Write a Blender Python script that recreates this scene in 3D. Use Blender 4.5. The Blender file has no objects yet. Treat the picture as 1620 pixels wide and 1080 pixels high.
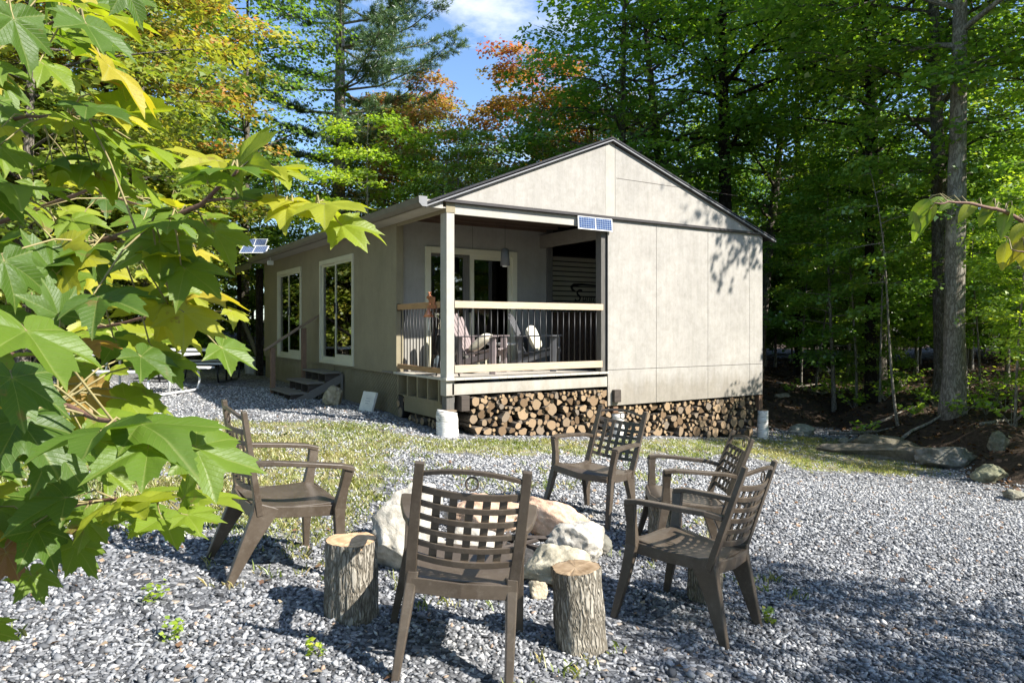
import bpy, math, random
import numpy as np
from mathutils import Vector, Matrix, noise
from mathutils.geometry import tessellate_polygon
R = math.radians
rnd = random.Random(7)
rs = np.random.RandomState(11)
scn = bpy.context.scene
col = scn.collection

# ------------------------------------------------------------------ frame of the place
# world: x along the gabled front of the cabin, y along its long side, z up; origin at the porch corner
CAMX, CAMY, CAMZ = -4.565, -8.899, 1.5
SA, CA = 0.53567, 0.84443
def W(X, D):                       # X metres to the right of the path, D metres along it -> world x, y
    return (CAMX + X*CA + D*SA, CAMY - X*SA + D*CA)
def XD(x, y):
    dx, dy = x-CAMX, y-CAMY
    return (dx*CA - dy*SA, dx*SA + dy*CA)
def sstep(a, b, t):
    t = np.clip((t-a)/(b-a), 0, 1); return t*t*(3-2*t)
def gz(x, y):
    """height of the ground"""
    x = np.asarray(x, float); y = np.asarray(y, float)
    X, D = XD(x, y)
    Xc = np.clip(X, -2, 6.2)
    z = -.10*Xc + .04*np.clip(-X-2, 0, 12) - .008*np.clip(D, -5, 30)
    e1 = X - 6.25 - .05*np.clip(D, 0, 20)
    e2 = np.minimum(x-7.5, (y-1.0))
    e3 = y - 15.0
    e = np.maximum(np.maximum(e1, e2), e3)
    z = z + .42*sstep(0, 1.6, e) + .055*np.clip(e, 0, 18)
    return z
def forest_e(x, y):
    X, D = XD(x, y)
    return np.maximum(np.maximum(X - 6.25 - .05*np.clip(D, 0, 20), np.minimum(x-7.3, y-0.9)), y-14.5)
def g(x, y): return float(gz(x, y))
def ground_px(px, py):             # ground point seen along a line of sight (used to read positions off)
    z = 0.
    k = (px-810)/1135.
    for i in range(50):
        D = (CAMZ-z)*1135./(py-518); x, y = W(k*D, D); z = g(x, y)
    return (x, y, z)

# ------------------------------------------------------------------ helpers
def tag(o, label=None, cat=None, group=None, kind=None):
    if label: o['label'] = label
    if cat: o['category'] = cat
    if group: o['group'] = group
    if kind: o['kind'] = kind
    return o
def thing(name, label, cat, loc=(0,0,0), rz=0, group=None):
    o = bpy.data.objects.new(name, None); col.objects.link(o)
    o.location = loc; o.rotation_euler = (0,0,rz); o.empty_display_size = .1
    return tag(o, label, cat, group)
def copy_tree(o, parent=None):
    c = o.copy(); col.objects.link(c); c.parent = parent
    for ch in o.children: copy_tree(ch, c)
    return c
def link_mesh(name, me, mats, parent=None, smooth=False):
    for m in (mats if isinstance(mats, (list, tuple)) else [mats]): me.materials.append(m)
    if smooth: me.shade_smooth()
    o = bpy.data.objects.new(name, me); col.objects.link(o)
    if parent: o.parent = parent
    return o
def np_mesh(name, V, Fq, attrs=None, mat_idx=None):
    """V (n,3), Fq (m,k) all faces the same size"""
    V = np.asarray(V, np.float32); Fq = np.asarray(Fq, np.int32)
    me = bpy.data.meshes.new(name); k = Fq.shape[1]; m = len(Fq)
    me.vertices.add(len(V)); me.vertices.foreach_set('co', V.ravel())
    me.loops.add(m*k); me.loops.foreach_set('vertex_index', Fq.ravel())
    me.polygons.add(m); me.polygons.foreach_set('loop_start', np.arange(0, m*k, k, dtype=np.int32))
    me.polygons.foreach_set('loop_total', np.full(m, k, dtype=np.int32))
    if mat_idx is not None: me.polygons.foreach_set('material_index', np.asarray(mat_idx, np.int32))
    if attrs:
        for n, a in attrs.items():
            at = me.attributes.new(n, 'FLOAT', 'POINT'); at.data.foreach_set('value', np.asarray(a, np.float32))
    me.update(calc_edges=True)
    return me
class MB:
    def __init__(s): s.v = []; s.f = []; s.m = []
    def add(s, vs, fs, mi=0):
        b = len(s.v); s.v += [tuple(v) for v in vs]; s.f += [tuple(i+b for i in f) for f in fs]; s.m += [mi]*len(fs)
        return s
    def box(s, x0, x1, y0, y1, z0, z1, mi=0):
        if x0 > x1: x0, x1 = x1, x0
        if y0 > y1: y0, y1 = y1, y0
        if z0 > z1: z0, z1 = z1, z0
        v = [(x0,y0,z0),(x1,y0,z0),(x1,y1,z0),(x0,y1,z0),(x0,y0,z1),(x1,y0,z1),(x1,y1,z1),(x0,y1,z1)]
        return s.add(v, [(0,3,2,1),(4,5,6,7),(0,1,5,4),(1,2,6,5),(2,3,7,6),(3,0,4,7)], mi)
    def hexa(s, a, b, mi=0):
        """two quads (4 points each, same order) joined"""
        v = list(a)+list(b)
        return s.add(v, [(0,3,2,1),(4,5,6,7),(0,1,5,4),(1,2,6,5),(2,3,7,6),(3,0,4,7)], mi)
    def beam(s, p, q, w, h, up=(0,0,1), w2=None, h2=None, mi=0):
        p, q = Vector(p), Vector(q); d = (q-p).normalized(); u = Vector(up)
        r = d.cross(u)
        if r.length < 1e-4: r = d.cross(Vector((1,0,0)))
        r.normalize(); u = r.cross(d).normalized()
        w2 = w if w2 is None else w2; h2 = h if h2 is None else h2
        A = [p-r*w/2-u*h/2, p+r*w/2-u*h/2, p+r*w/2+u*h/2, p-r*w/2+u*h/2]
        B = [q-r*w2/2-u*h2/2, q+r*w2/2-u*h2/2, q+r*w2/2+u*h2/2, q-r*w2/2+u*h2/2]
        return s.hexa(A, B, mi)
    def strip(s, pts, ws, h, side=(1,0,0), mi=0):
        """a ribbon with thickness along pts: width along side, thickness across"""
        pts = [Vector(p) for p in pts]; n = len(pts); sd = Vector(side).normalized(); v = []
        for i, p in enumerate(pts):
            t = (pts[min(i+1, n-1)]-pts[max(i-1, 0)]).normalized()
            nn = t.cross(sd).normalized(); w = ws[i] if isinstance(ws, (list, tuple)) else ws
            hh = h[i] if isinstance(h, (list, tuple)) else h
            v += [p-sd*w/2-nn*hh/2, p+sd*w/2-nn*hh/2, p+sd*w/2+nn*hh/2, p-sd*w/2+nn*hh/2]
        f = [(3,2,1,0)]
        for i in range(n-1):
            a = 4*i
            for k in range(4): f.append((a+k, a+(k+1)%4, a+4+(k+1)%4, a+4+k))
        b = 4*(n-1); f.append((b, b+1, b+2, b+3))
        return s.add(v, f, mi)
    def tube(s, pts, rad, n=8, cap=True, mi=0, jit=0, seed=0):
        pts = [Vector(p) for p in pts]; N = len(pts); v = []; f = []
        rr = random.Random(seed); ref = None
        for i, p in enumerate(pts):
            t = (pts[min(i+1, N-1)]-pts[max(i-1, 0)]).normalized()
            if ref is None:
                ref = t.orthogonal().normalized()
            ref = (ref - t*ref.dot(t)).normalized(); b = t.cross(ref)
            r = rad[i] if isinstance(rad, (list, tuple)) else rad
            for k in range(n):
                a = 2*math.pi*k/n; q = r*(1+jit*(rr.random()-.5))
                v.append(p+(ref*math.cos(a)+b*math.sin(a))*q)
        for i in range(N-1):
            for k in range(n):
                f.append((i*n+k, i*n+(k+1)%n, (i+1)*n+(k+1)%n, (i+1)*n+k))
        if cap:
            f.append(tuple(reversed(range(n)))); f.append(tuple(range((N-1)*n, N*n)))
        return s.add(v, f, mi)
    def prism(s, poly, y0, y1, mi=0):
        """poly of (x,z), extruded along y"""
        n = len(poly); v = [(x,y0,z) for x,z in poly]+[(x,y1,z) for x,z in poly]
        f = [tuple(range(n)), tuple(reversed(range(n, 2*n)))]
        for k in range(n): f.append((k, k+n, (k+1)%n+n, (k+1)%n))
        return s.add(v, f, mi)
    def build(s, name, mats, parent=None, smooth=False, bevel=0, seg=2):
        me = bpy.data.meshes.new(name); me.from_pydata(s.v, [], s.f)
        me.polygons.foreach_set('material_index', s.m); me.update()
        import bmesh
        bm = bmesh.new(); bm.from_mesh(me); bmesh.ops.recalc_face_normals(bm, faces=bm.faces); bm.to_mesh(me); bm.free()
        o = link_mesh(name, me, mats, parent, smooth)
        if bevel:
            b = o.modifiers.new('Bevel', 'BEVEL'); b.width = bevel; b.segments = seg; b.limit_method = 'ANGLE'; b.angle_limit = R(35)
        return o

# ------------------------------------------------------------------ materials
def new_mat(name):
    m = bpy.data.materials.new(name); m.use_nodes = True; nt = m.node_tree; nt.nodes.clear()
    out = nt.nodes.new('ShaderNodeOutputMaterial')
    return m, nt, out
def nd(nt, t, **kw):
    n = nt.nodes.new(t)
    for k, v in kw.items():
        if k in n.inputs: n.inputs[k].default_value = v
        else: setattr(n, k, v)
    return n
def ramp(nt, fac, stops):
    r = nt.nodes.new('ShaderNodeValToRGB'); e = r.color_ramp.elements
    while len(e) < len(stops): e.new(.5)
    for i, (p, c) in enumerate(stops):
        e[i].position = p; e[i].color = (*c, 1) if len(c) == 3 else c
    nt.links.new(fac, r.inputs[0]); return r.outputs[0]
def mixc(nt, fac, a, b, mode='MIX'):
    m = nt.nodes.new('ShaderNodeMix'); m.data_type = 'RGBA'; m.blend_type = mode
    for s, v in ((m.inputs[0], fac), (m.inputs[6], a), (m.inputs[7], b)):
        if isinstance(v, bpy.types.NodeSocket): nt.links.new(v, s)
        elif isinstance(v, (int, float)): s.default_value = v
        else: s.default_value = (*v, 1)
    return m.outputs[2]
def coords(nt, scale=(1,1,1), kind='Object', rot=(0,0,0)):
    tc = nt.nodes.new('ShaderNodeTexCoord'); mp = nt.nodes.new('ShaderNodeMapping')
    mp.inputs['Scale'].default_value = scale; mp.inputs['Rotation'].default_value = rot
    nt.links.new(tc.outputs[kind], mp.inputs[0]); return mp.outputs[0]
def noise_t(nt, vec, scale, detail=4, rough=.6, dist=0):
    n = nd(nt, 'ShaderNodeTexNoise', Scale=scale, Detail=detail, Roughness=rough, Distortion=dist)
    nt.links.new(vec, n.inputs['Vector']); return n.outputs['Fac']
def bump(nt, h, strength=.3, dist=.01):
    b = nd(nt, 'ShaderNodeBump', Strength=strength, Distance=dist); nt.links.new(h, b.inputs['Height']); return b.outputs[0]
def pr(nt, out, colr, rough=.7, normal=None, spec=.3, metallic=0, coat=0):
    p = nd(nt, 'ShaderNodeBsdfPrincipled', Roughness=rough if not isinstance(rough, bpy.types.NodeSocket) else .5, Metallic=metallic)
    p.inputs['Specular IOR Level'].default_value = spec
    p.inputs['Coat Weight'].default_value = coat
    if isinstance(colr, bpy.types.NodeSocket): nt.links.new(colr, p.inputs['Base Color'])
    else: p.inputs['Base Color'].default_value = (*colr, 1)
    if isinstance(rough, bpy.types.NodeSocket): nt.links.new(rough, p.inputs['Roughness'])
    if normal: nt.links.new(normal, p.inputs['Normal'])
    nt.links.new(p.outputs[0], out.inputs[0]); return p
def simple(name, c, rough=.6, var=.15, scale=8, bmp=.1, spec=.3, stretch=(1,1,1), metallic=0, bdist=.004):
    m, nt, out = new_mat(name); v = coords(nt, stretch)
    n = noise_t(nt, v, scale, 5)
    lo = tuple(x*(1-var) for x in c); hi = tuple(min(1, x*(1+var)) for x in c)
    cc = ramp(nt, n, [(.3, lo), (.7, hi)])
    pr(nt, out, cc, rough, bump(nt, noise_t(nt, v, scale*4, 4), bmp, bdist) if bmp else None, spec, metallic); return m
def wood(name, c1, c2, axis=0, rough=.75, scale=5):
    st = [14, 14, 14]; st[axis] = 1.0
    m, nt, out = new_mat(name); v = coords(nt, tuple(st))
    n = noise_t(nt, v, scale, 6, .65, .6); n2 = noise_t(nt, coords(nt), 2.3, 4)
    cc = ramp(nt, n, [(.3, c1), (.7, c2)])
    cc = mixc(nt, n2, mixc(nt, 1, cc, (.78,.78,.78), 'MULTIPLY'), cc)
    pr(nt, out, cc, rough, bump(nt, n, .35, .004), .2); return m
M = {}
def painted_ply(name, base, axis_scale=(1,1,1)):
    m, nt, out = new_mat(name)
    v = coords(nt); big = noise_t(nt, v, 1.1, 6, .68); streak = noise_t(nt, coords(nt, (6,6,.55)), 3.0, 6, .7)
    fine = noise_t(nt, coords(nt, (3,3,1)), 22, 5, .7); blot = noise_t(nt, v, 6.5, 5, .75, .4)
    c = ramp(nt, big, [(.3, tuple(x*.86 for x in base)), (.68, tuple(x*1.10 for x in base))])
    s = ramp(nt, streak, [(.32, (.80,.80,.79)), (.66, (1.06,1.055,1.04))])
    c = mixc(nt, .5 if 'front' in name else .3, c, s, 'MULTIPLY')
    b = ramp(nt, blot, [(.36, (.84,.83,.81)), (.58, (1,1,1))]); c = mixc(nt, .75 if 'front' in name else .3, c, b, 'MULTIPLY')
    f = ramp(nt, fine, [(.35, (.93,.93,.93)), (.7, (1.04,1.04,1.04))]); c = mixc(nt, .8, c, f, 'MULTIPLY')
    sx = nt.nodes.new('ShaderNodeSeparateXYZ'); nt.links.new(coords(nt), sx.inputs[0])
    ad = nt.nodes.new('ShaderNodeMath'); ad.operation = 'MULTIPLY_ADD'; nt.links.new(noise_t(nt, coords(nt, (1,1,.35)), 5, 5, .7), ad.inputs[0]); ad.inputs[1].default_value = -.9; nt.links.new(sx.outputs[2], ad.inputs[2])
    c = mixc(nt, 1, c, ramp(nt, ad.outputs[0], [(.0, (.80,.77,.72)), (.30, (1,1,1))]), 'MULTIPLY')
    pr(nt, out, c, .78, bump(nt, noise_t(nt, coords(nt, (1,1,12)), 9, 5), .16, .003), .15)
    return m
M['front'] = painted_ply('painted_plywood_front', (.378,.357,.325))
M['side'] = painted_ply('painted_plywood_shaded', (.265,.23,.155))  # same paint as the front, its shade put into a darker base colour
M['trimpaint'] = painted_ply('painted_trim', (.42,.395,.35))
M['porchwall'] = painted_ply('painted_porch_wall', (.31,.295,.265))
M['cream'] = simple('cream_vinyl', (.56,.53,.40), .45, .06, 3, .03)
M['roof'] = simple('dark_shingle', (.045,.045,.05), .85, .4, 30, .5, .2)
M['drip'] = simple('dark_metal_trim', (.05,.045,.045), .5, .2, 6, .05)
M['gutter'] = simple('grey_gutter', (.22,.22,.225), .45, .12, 5, .03)
M['gutterdk'] = simple('brown_gutter', (.16,.14,.11), .5, .15, 5, .03)
M['lumber'] = wood('new_lumber', (.46,.35,.24), (.62,.51,.38), 0)
M['lumber_y'] = wood('warm_lumber', (.34,.19,.09), (.52,.32,.16), 1)
M['deckwood'] = wood('deck_boards', (.46,.42,.36), (.62,.57,.49), 1)
M['greywood'] = wood('grey_stained_wood', (.15,.135,.115), (.24,.215,.185), 1)
M['greywood_z'] = wood('grey_stained_post', (.10,.095,.085), (.17,.16,.145), 2)
M['railwood'] = wood('brown_rail', (.20,.14,.09), (.32,.24,.165), 0)
M['redwood'] = wood('red_brown_wood', (.17,.10,.065), (.27,.17,.11), 2)
M['ceilwood'] = wood('brown_ceiling', (.085,.055,.04), (.14,.095,.07), 0)
M['timber'] = wood('dark_timber', (.05,.04,.035), (.11,.09,.075), 0)
M['black'] = simple('black_metal', (.012,.012,.013), .4, .2, 6, .02)
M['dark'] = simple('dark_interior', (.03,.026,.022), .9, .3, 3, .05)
M['curtain'] = simple('dark_blind', (.045,.04,.036), .8, .25, 10, .05, .2, (1,1,.1))
M['white'] = simple('white_plastic', (.70,.70,.68), .45, .05, 4, .02)
M['bucket'] = simple('worn_white', (.62,.60,.54), .6, .15, 6, .1)
M['fabric'] = simple('cream_cushion', (.72,.68,.55), .9, .06, 30, .3)
M['mauve'] = simple('mauve_plastic', (.28,.23,.225), .5, .1, 6, .03)
M['greyplastic'] = simple('grey_plastic', (.11,.11,.115), .5, .1, 6, .03)
M['tabletop'] = simple('white_table_top', (.70,.71,.72), .35, .05, 5, .02)
M['benchgrey'] = simple('grey_bench', (.40,.42,.43), .45, .08, 5, .03)
M['copper'] = simple('copper', (.55,.22,.12), .35, .15, 12, .1, .5, (1,1,1), .6)
M['camper'] = simple('camper_aluminium', (.62,.59,.47), .4, .06, 4, .02)
M['screen'] = simple('brown_weave', (.20,.125,.09), .9, .55, 45, .5)
M['decal'] = simple('dark_decal', (.02,.02,.02), .4, .1, 4, 0)
def m_chair():
    m, nt, out = new_mat('brown_moulded_plastic'); v0 = coords(nt)
    oi = nt.nodes.new('ShaderNodeObjectInfo'); va = nt.nodes.new('ShaderNodeVectorMath'); va.operation = 'ADD'
    nt.links.new(v0, va.inputs[0]); nt.links.new(oi.outputs['Location'], va.inputs[1]); v = va.outputs[0]
    n = noise_t(nt, v, 7, 6, .7); n2 = noise_t(nt, v, 130, 2)
    c = ramp(nt, n, [(.3, (.056,.041,.028)), (.72, (.095,.074,.054))])
    d = ramp(nt, noise_t(nt, v, 25, 6, .8), [(.52, (0,0,0)), (.82, (.06,.055,.048))])
    c = mixc(nt, 1, c, d, 'ADD')
    r = ramp(nt, n, [(.3, (.28,)*3), (.7, (.46,)*3)])
    pr(nt, out, c, r, bump(nt, n2, .12, .001), .5); return m
M['chair'] = m_chair()
def m_bark(name, c1, c2, vs=(9,9,1.6), scale=3, strength=.9, dist=.03):
    m, nt, out = new_mat(name); v = coords(nt, vs)
    vo = nd(nt, 'ShaderNodeTexVoronoi', Scale=scale*1.4); vo.feature = 'DISTANCE_TO_EDGE'
    n = noise_t(nt, v, scale, 6, .7, .8)
    wv = nt.nodes.new('ShaderNodeVectorMath'); wv.operation = 'ADD'
    nt.links.new(v, wv.inputs[0])
    nn = nd(nt, 'ShaderNodeTexNoise', Scale=scale*1.2, Detail=3); nt.links.new(v, nn.inputs['Vector'])
    nt.links.new(nn.outputs['Color'], wv.inputs[1]); nt.links.new(wv.outputs[0], vo.inputs['Vector'])
    h = ramp(nt, vo.outputs[0], [(0, (0,0,0)), (.28, (1,1,1))])
    c = ramp(nt, n, [(.3, c1), (.7, c2)])
    c = mixc(nt, 1, c, ramp(nt, vo.outputs[0], [(0, (.42,.40,.37)), (.22, (1,1,1))]), 'MULTIPLY')
    lich = noise_t(nt, coords(nt), 2.5, 6, .7)
    c = mixc(nt, ramp(nt, lich, [(.55, (0,0,0)), (.75, (.6,.6,.6))]), c, tuple(min(1, x*1.7) for x in c2))
    pr(nt, out, c, .9, bump(nt, h, strength, dist), .1); return m
M['bark'] = m_bark('maple_bark', (.13,.112,.09), (.28,.25,.21), (5,5,1.1), 3, .8, .03)
M['barkdark'] = m_bark('dark_bark', (.028,.022,.018), (.075,.062,.05), (5,5,1.1), 3, .8, .03)
M['barkpale'] = m_bark('pale_smooth_bark', (.21,.19,.155), (.37,.335,.285), (3,3,.9), 3, .35, .01)
M['barkstump'] = m_bark('stump_bark', (.24,.215,.175), (.46,.42,.35), (26,26,6), 1.3, .9, .014)
def m_birch():
    m, nt, out = new_mat('white_birch_bark'); v = coords(nt, (2.2,2.2,14))
    n = noise_t(nt, v, 3, 5, .6); k = noise_t(nt, coords(nt, (1,1,1.4)), 5, 3)
    c = ramp(nt, n, [(.33, (.12,.10,.09)), (.46, (.66,.63,.58)), (.7, (.80,.78,.74))])
    c = mixc(nt, ramp(nt, k, [(.6, (0,0,0)), (.68, (1,1,1))]), c, (.22,.20,.17))
    pr(nt, out, c, .7, bump(nt, n, .3, .01), .2); return m
M['birch'] = m_birch()
def m_endgrain(name, c1, c2):
    m, nt, out = new_mat(name); v = coords(nt)
    wv = nd(nt, 'ShaderNodeTexWave', Scale=28, Distortion=2.5, Detail=3); wv.wave_type = 'RINGS'; wv.rings_direction = 'SPHERICAL'
    nt.links.new(v, wv.inputs['Vector'])
    oi = nt.nodes.new('ShaderNodeObjectInfo')
    base = ramp(nt, oi.outputs['Random'], [(0, tuple(x*.55 for x in c1)), (.25, c1), (.55, c2), (.8, tuple(x*.75 for x in c2)), (1, (.22,.19,.16))])
    n = noise_t(nt, v, 12, 5, .7)
    c = mixc(nt, .45, base, ramp(nt, wv.outputs[0], [(0, (.6,.52,.42)), (1, (1.1,1.08,1.05))]), 'MULTIPLY')
    c = mixc(nt, .8, c, ramp(nt, n, [(.3, (.62,.56,.48)), (.6, (1.08,1.08,1.08))]), 'MULTIPLY')
    cr = noise_t(nt, coords(nt, (1,1,1)), 40, 3); 
    pr(nt, out, c, .85, bump(nt, cr, .4, .003), .1); return m
M['cut'] = m_endgrain('cut_wood_end', (.23,.16,.10), (.41,.305,.20))
M['cutdark'] = m_endgrain('thin_wood_end', (.26,.18,.11), (.42,.31,.19))
M['stumptop'] = m_endgrain('stump_top_wood', (.50,.33,.19), (.58,.40,.25))
M['logbark'] = m_bark('firewood_bark', (.10,.08,.06), (.26,.22,.18), (20,20,20), 1.2, .5, .01)
def m_rock(name, c1, c2, c3, sc=2.2):
    m, nt, out = new_mat(name); v = coords(nt)
    n = noise_t(nt, v, sc, 8, .7, .5); n2 = noise_t(nt, v, sc*6, 6, .7)
    c = ramp(nt, n, [(.3, c1), (.5, c2), (.7, c3)])
    c = mixc(nt, .8, c, ramp(nt, n2, [(.35, (.6,.58,.55)), (.6, (1.08,1.08,1.08))]), 'MULTIPLY')
    oi = nt.nodes.new('ShaderNodeObjectInfo'); c = mixc(nt, 1, c, oi.outputs['Color'], 'MULTIPLY')
    pr(nt, out, c, .9, bump(nt, mixc(nt, .5, n2, n), .9, .03), .15); return m
M['rock'] = m_rock('pale_granite', (.27,.245,.205), (.46,.43,.375), (.60,.565,.50))
M['ash'] = simple('soot_and_ash', (.06,.057,.054), .95, .6, 25, .8, .05)
M['rockpink'] = m_rock('pink_sandstone', (.42,.24,.15), (.62,.43,.31), (.70,.58,.46))
M['rockdark'] = m_rock('mossy_rock', (.08,.085,.06), (.19,.18,.15), (.30,.28,.25))
def m_leaf(name, stops, trans=.45, gloss=.09, usecol=True):
    m, nt, out = new_mat(name)
    at = nd(nt, 'ShaderNodeAttribute'); at.attribute_name = 'tint'
    c = ramp(nt, at.outputs['Fac'], stops)
    if usecol:
        oi = nt.nodes.new('ShaderNodeObjectInfo'); c = mixc(nt, 1, c, oi.outputs['Color'], 'MULTIPLY')
    d = nt.nodes.new('ShaderNodeBsdfDiffuse'); t = nt.nodes.new('ShaderNodeBsdfTranslucent')
    nt.links.new(c, d.inputs[0])
    tc = mixc(nt, 1, c, (1.35,1.35,.55), 'MULTIPLY'); nt.links.new(tc, t.inputs[0])
    mx = nt.nodes.new('ShaderNodeMixShader'); mx.inputs[0].default_value = trans
    nt.links.new(d.outputs[0], mx.inputs[1]); nt.links.new(t.outputs[0], mx.inputs[2])
    gl = nd(nt, 'ShaderNodeBsdfGlossy', Roughness=.38); gl.inputs[0].default_value = (1,1,1,1)
    m2 = nt.nodes.new('ShaderNodeMixShader'); m2.inputs[0].default_value = gloss
    nt.links.new(mx.outputs[0], m2.inputs[1]); nt.links.new(gl.outputs[0], m2.inputs[2])
    nt.links.new(m2.outputs[0], out.inputs[0]); return m
M['leafgreen'] = m_leaf('green_leaves', [(0, (.10,.19,.028)), (.5, (.23,.35,.045)), (.85, (.38,.46,.065)), (1, (.52,.50,.10))], .56)
M['leafyellow'] = m_leaf('yellow_green_leaves', [(0, (.10,.18,.03)), (.4, (.26,.33,.055)), (.75, (.45,.43,.07)), (1, (.55,.38,.08))], .5)
M['leaforange'] = m_leaf('orange_leaves', [(0, (.08,.15,.03)), (.35, (.19,.24,.045)), (.58, (.38,.31,.07)), (.82, (.50,.26,.09)), (1, (.45,.12,.08))])
M['needle'] = m_leaf('pine_needles', [(0, (.05,.10,.05)), (.6, (.11,.19,.08)), (1, (.20,.28,.11))], .3, .04)
M['litter'] = m_leaf('fallen_leaves', [(0, (.045,.028,.016)), (.5, (.13,.07,.04)), (.85, (.24,.14,.08)), (1, (.38,.30,.2))], .15, .03, False)
M['grass'] = m_leaf('grass_blades', [(0, (.09,.14,.035)), (.4, (.20,.27,.06)), (.68, (.36,.38,.13)), (1, (.56,.47,.29))], .35, .04, False)
def m_bigleaf():
    m, nt, out = new_mat('maple_leaf_blades')
    at = nd(nt, 'ShaderNodeAttribute'); at.attribute_name = 'tint'
    ve = nd(nt, 'ShaderNodeAttribute'); ve.attribute_name = 'vein'
    v = coords(nt); n = noise_t(nt, v, 26, 5, .65); n2 = noise_t(nt, v, 9, 4)
    c = ramp(nt, at.outputs['Fac'], [(0, (.05,.105,.016)), (.3, (.10,.185,.02)), (.6, (.22,.31,.025)), (.8, (.44,.42,.03)), (.9, (.50,.33,.06)), (1, (.24,.12,.07))])
    c = mixc(nt, .7, c, ramp(nt, n2, [(.3, (.75,.8,.8)), (.7, (1.15,1.1,1.0))]), 'MULTIPLY')
    sp = ramp(nt, n, [(.63, (0,0,0)), (.71, (.8,.8,.8))]); c = mixc(nt, sp, c, (.22,.12,.05))
    ax = nd(nt, 'ShaderNodeAttribute'); ax.attribute_name = 'lx'; ay = nd(nt, 'ShaderNodeAttribute'); ay.attribute_name = 'ly'
    def mth(op, a, b=None):
        q = nt.nodes.new('ShaderNodeMath'); q.operation = op
        for i_, v_ in enumerate((a, b)):
            if v_ is None: continue
            if isinstance(v_, (int, float)): q.inputs[i_].default_value = v_
            else: nt.links.new(v_, q.inputs[i_])
        return q.outputs[0]
    X_, Y_ = ax.outputs['Fac'], mth('ABSOLUTE', ay.outputs['Fac']); an = mth('ARCTAN2', Y_, X_)
    da = mth('MINIMUM', mth('MINIMUM', an, mth('ABSOLUTE', mth('SUBTRACT', an, R(50)))), mth('ABSOLUTE', mth('SUBTRACT', an, R(105))))
    rr_ = mth('SQRT', mth('ADD', mth('MULTIPLY', X_, X_), mth('MULTIPLY', Y_, Y_)))
    u_ = mth('MULTIPLY', mth('SUBTRACT', mth('MULTIPLY', rr_, mth('COSINE', da)), mth('MULTIPLY', mth('MULTIPLY', rr_, mth('SINE', da)), 1.1)), 10.5)
    sv = ramp(nt, mth('ABSOLUTE', mth('SUBTRACT', mth('FRACT', u_), .5)), [(0, (1,1,1)), (.09, (0,0,0))])
    c = mixc(nt, mixc(nt, 1, sv, (.16,.16,.16), 'MULTIPLY'), c, (.30,.33,.10))
    c = mixc(nt, ramp(nt, ve.outputs['Fac'], [(.45, (0,0,0)), (1, (.38,.38,.38))]), c, (.36,.38,.13))
    bp = bump(nt, mixc(nt, .18, noise_t(nt, v, 60, 4, .7), sv), .6, .0022)
    d = nt.nodes.new('ShaderNodeBsdfDiffuse'); t = nt.nodes.new('ShaderNodeBsdfTranslucent')
    nt.links.new(c, d.inputs[0]); nt.links.new(bp, d.inputs['Normal'])
    nt.links.new(mixc(nt, 1, c, (1.3,1.3,.5), 'MULTIPLY'), t.inputs[0])
    mx = nt.nodes.new('ShaderNodeMixShader'); mx.inputs[0].default_value = .52
    nt.links.new(d.outputs[0], mx.inputs[1]); nt.links.new(t.outputs[0], mx.inputs[2])
    gl = nd(nt, 'ShaderNodeBsdfGlossy', Roughness=.5); nt.links.new(bp, gl.inputs['Normal'])
    m2 = nt.nodes.new('ShaderNodeMixShader'); m2.inputs[0].default_value = .032
    nt.links.new(mx.outputs[0], m2.inputs[1]); nt.links.new(gl.outputs[0], m2.inputs[2])
    nt.links.new(m2.outputs[0], out.inputs[0]); return m
M['bigleaf'] = m_bigleaf()
M['twig'] = simple('red_brown_twig', (.16,.09,.065), .7, .3, 40, .3)
M['petiole'] = simple('pale_leaf_stalk', (.26,.22,.10), .6, .3, 20, .1)
def m_glass():
    m, nt, out = new_mat('window_glass')
    fr = nd(nt, 'ShaderNodeFresnel', IOR=3.0); tr = nt.nodes.new('ShaderNodeBsdfTransparent'); tr.inputs[0].default_value = (.85,.88,.86,1)
    gl = nd(nt, 'ShaderNodeBsdfGlossy', Roughness=.012)
    mx = nt.nodes.new('ShaderNodeMixShader'); nt.links.new(fr.outputs[0], mx.inputs[0])
    nt.links.new(tr.outputs[0], mx.inputs[1]); nt.links.new(gl.outputs[0], mx.inputs[2]); nt.links.new(mx.outputs[0], out.inputs[0]); return m
M['glass'] = m_glass()
def m_solar():
    m, nt, out = new_mat('solar_cells'); v = coords(nt)
    br = nd(nt, 'ShaderNodeTexBrick', Scale=1.0); br.offset = 0
    br.inputs['Brick Width'].default_value = .047; br.inputs['Row Height'].default_value = .033; br.inputs['Mortar Size'].default_value = .0022
    br.inputs['Color1'].default_value = (.02,.045,.13,1); br.inputs['Color2'].default_value = (.03,.065,.18,1); br.inputs['Mortar'].default_value = (.32,.38,.46,1)
    sx = nt.nodes.new('ShaderNodeSeparateXYZ'); cx = nt.nodes.new('ShaderNodeCombineXYZ')
    nt.links.new(v, sx.inputs[0]); nt.links.new(sx.outputs[0], cx.inputs[0]); nt.links.new(sx.outputs[2], cx.inputs[1])
    nt.links.new(cx.outputs[0], br.inputs['Vector'])
    pr(nt, out, br.outputs[0], .25, None, .5, 0, .3); return m
M['solar'] = m_solar()
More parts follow.
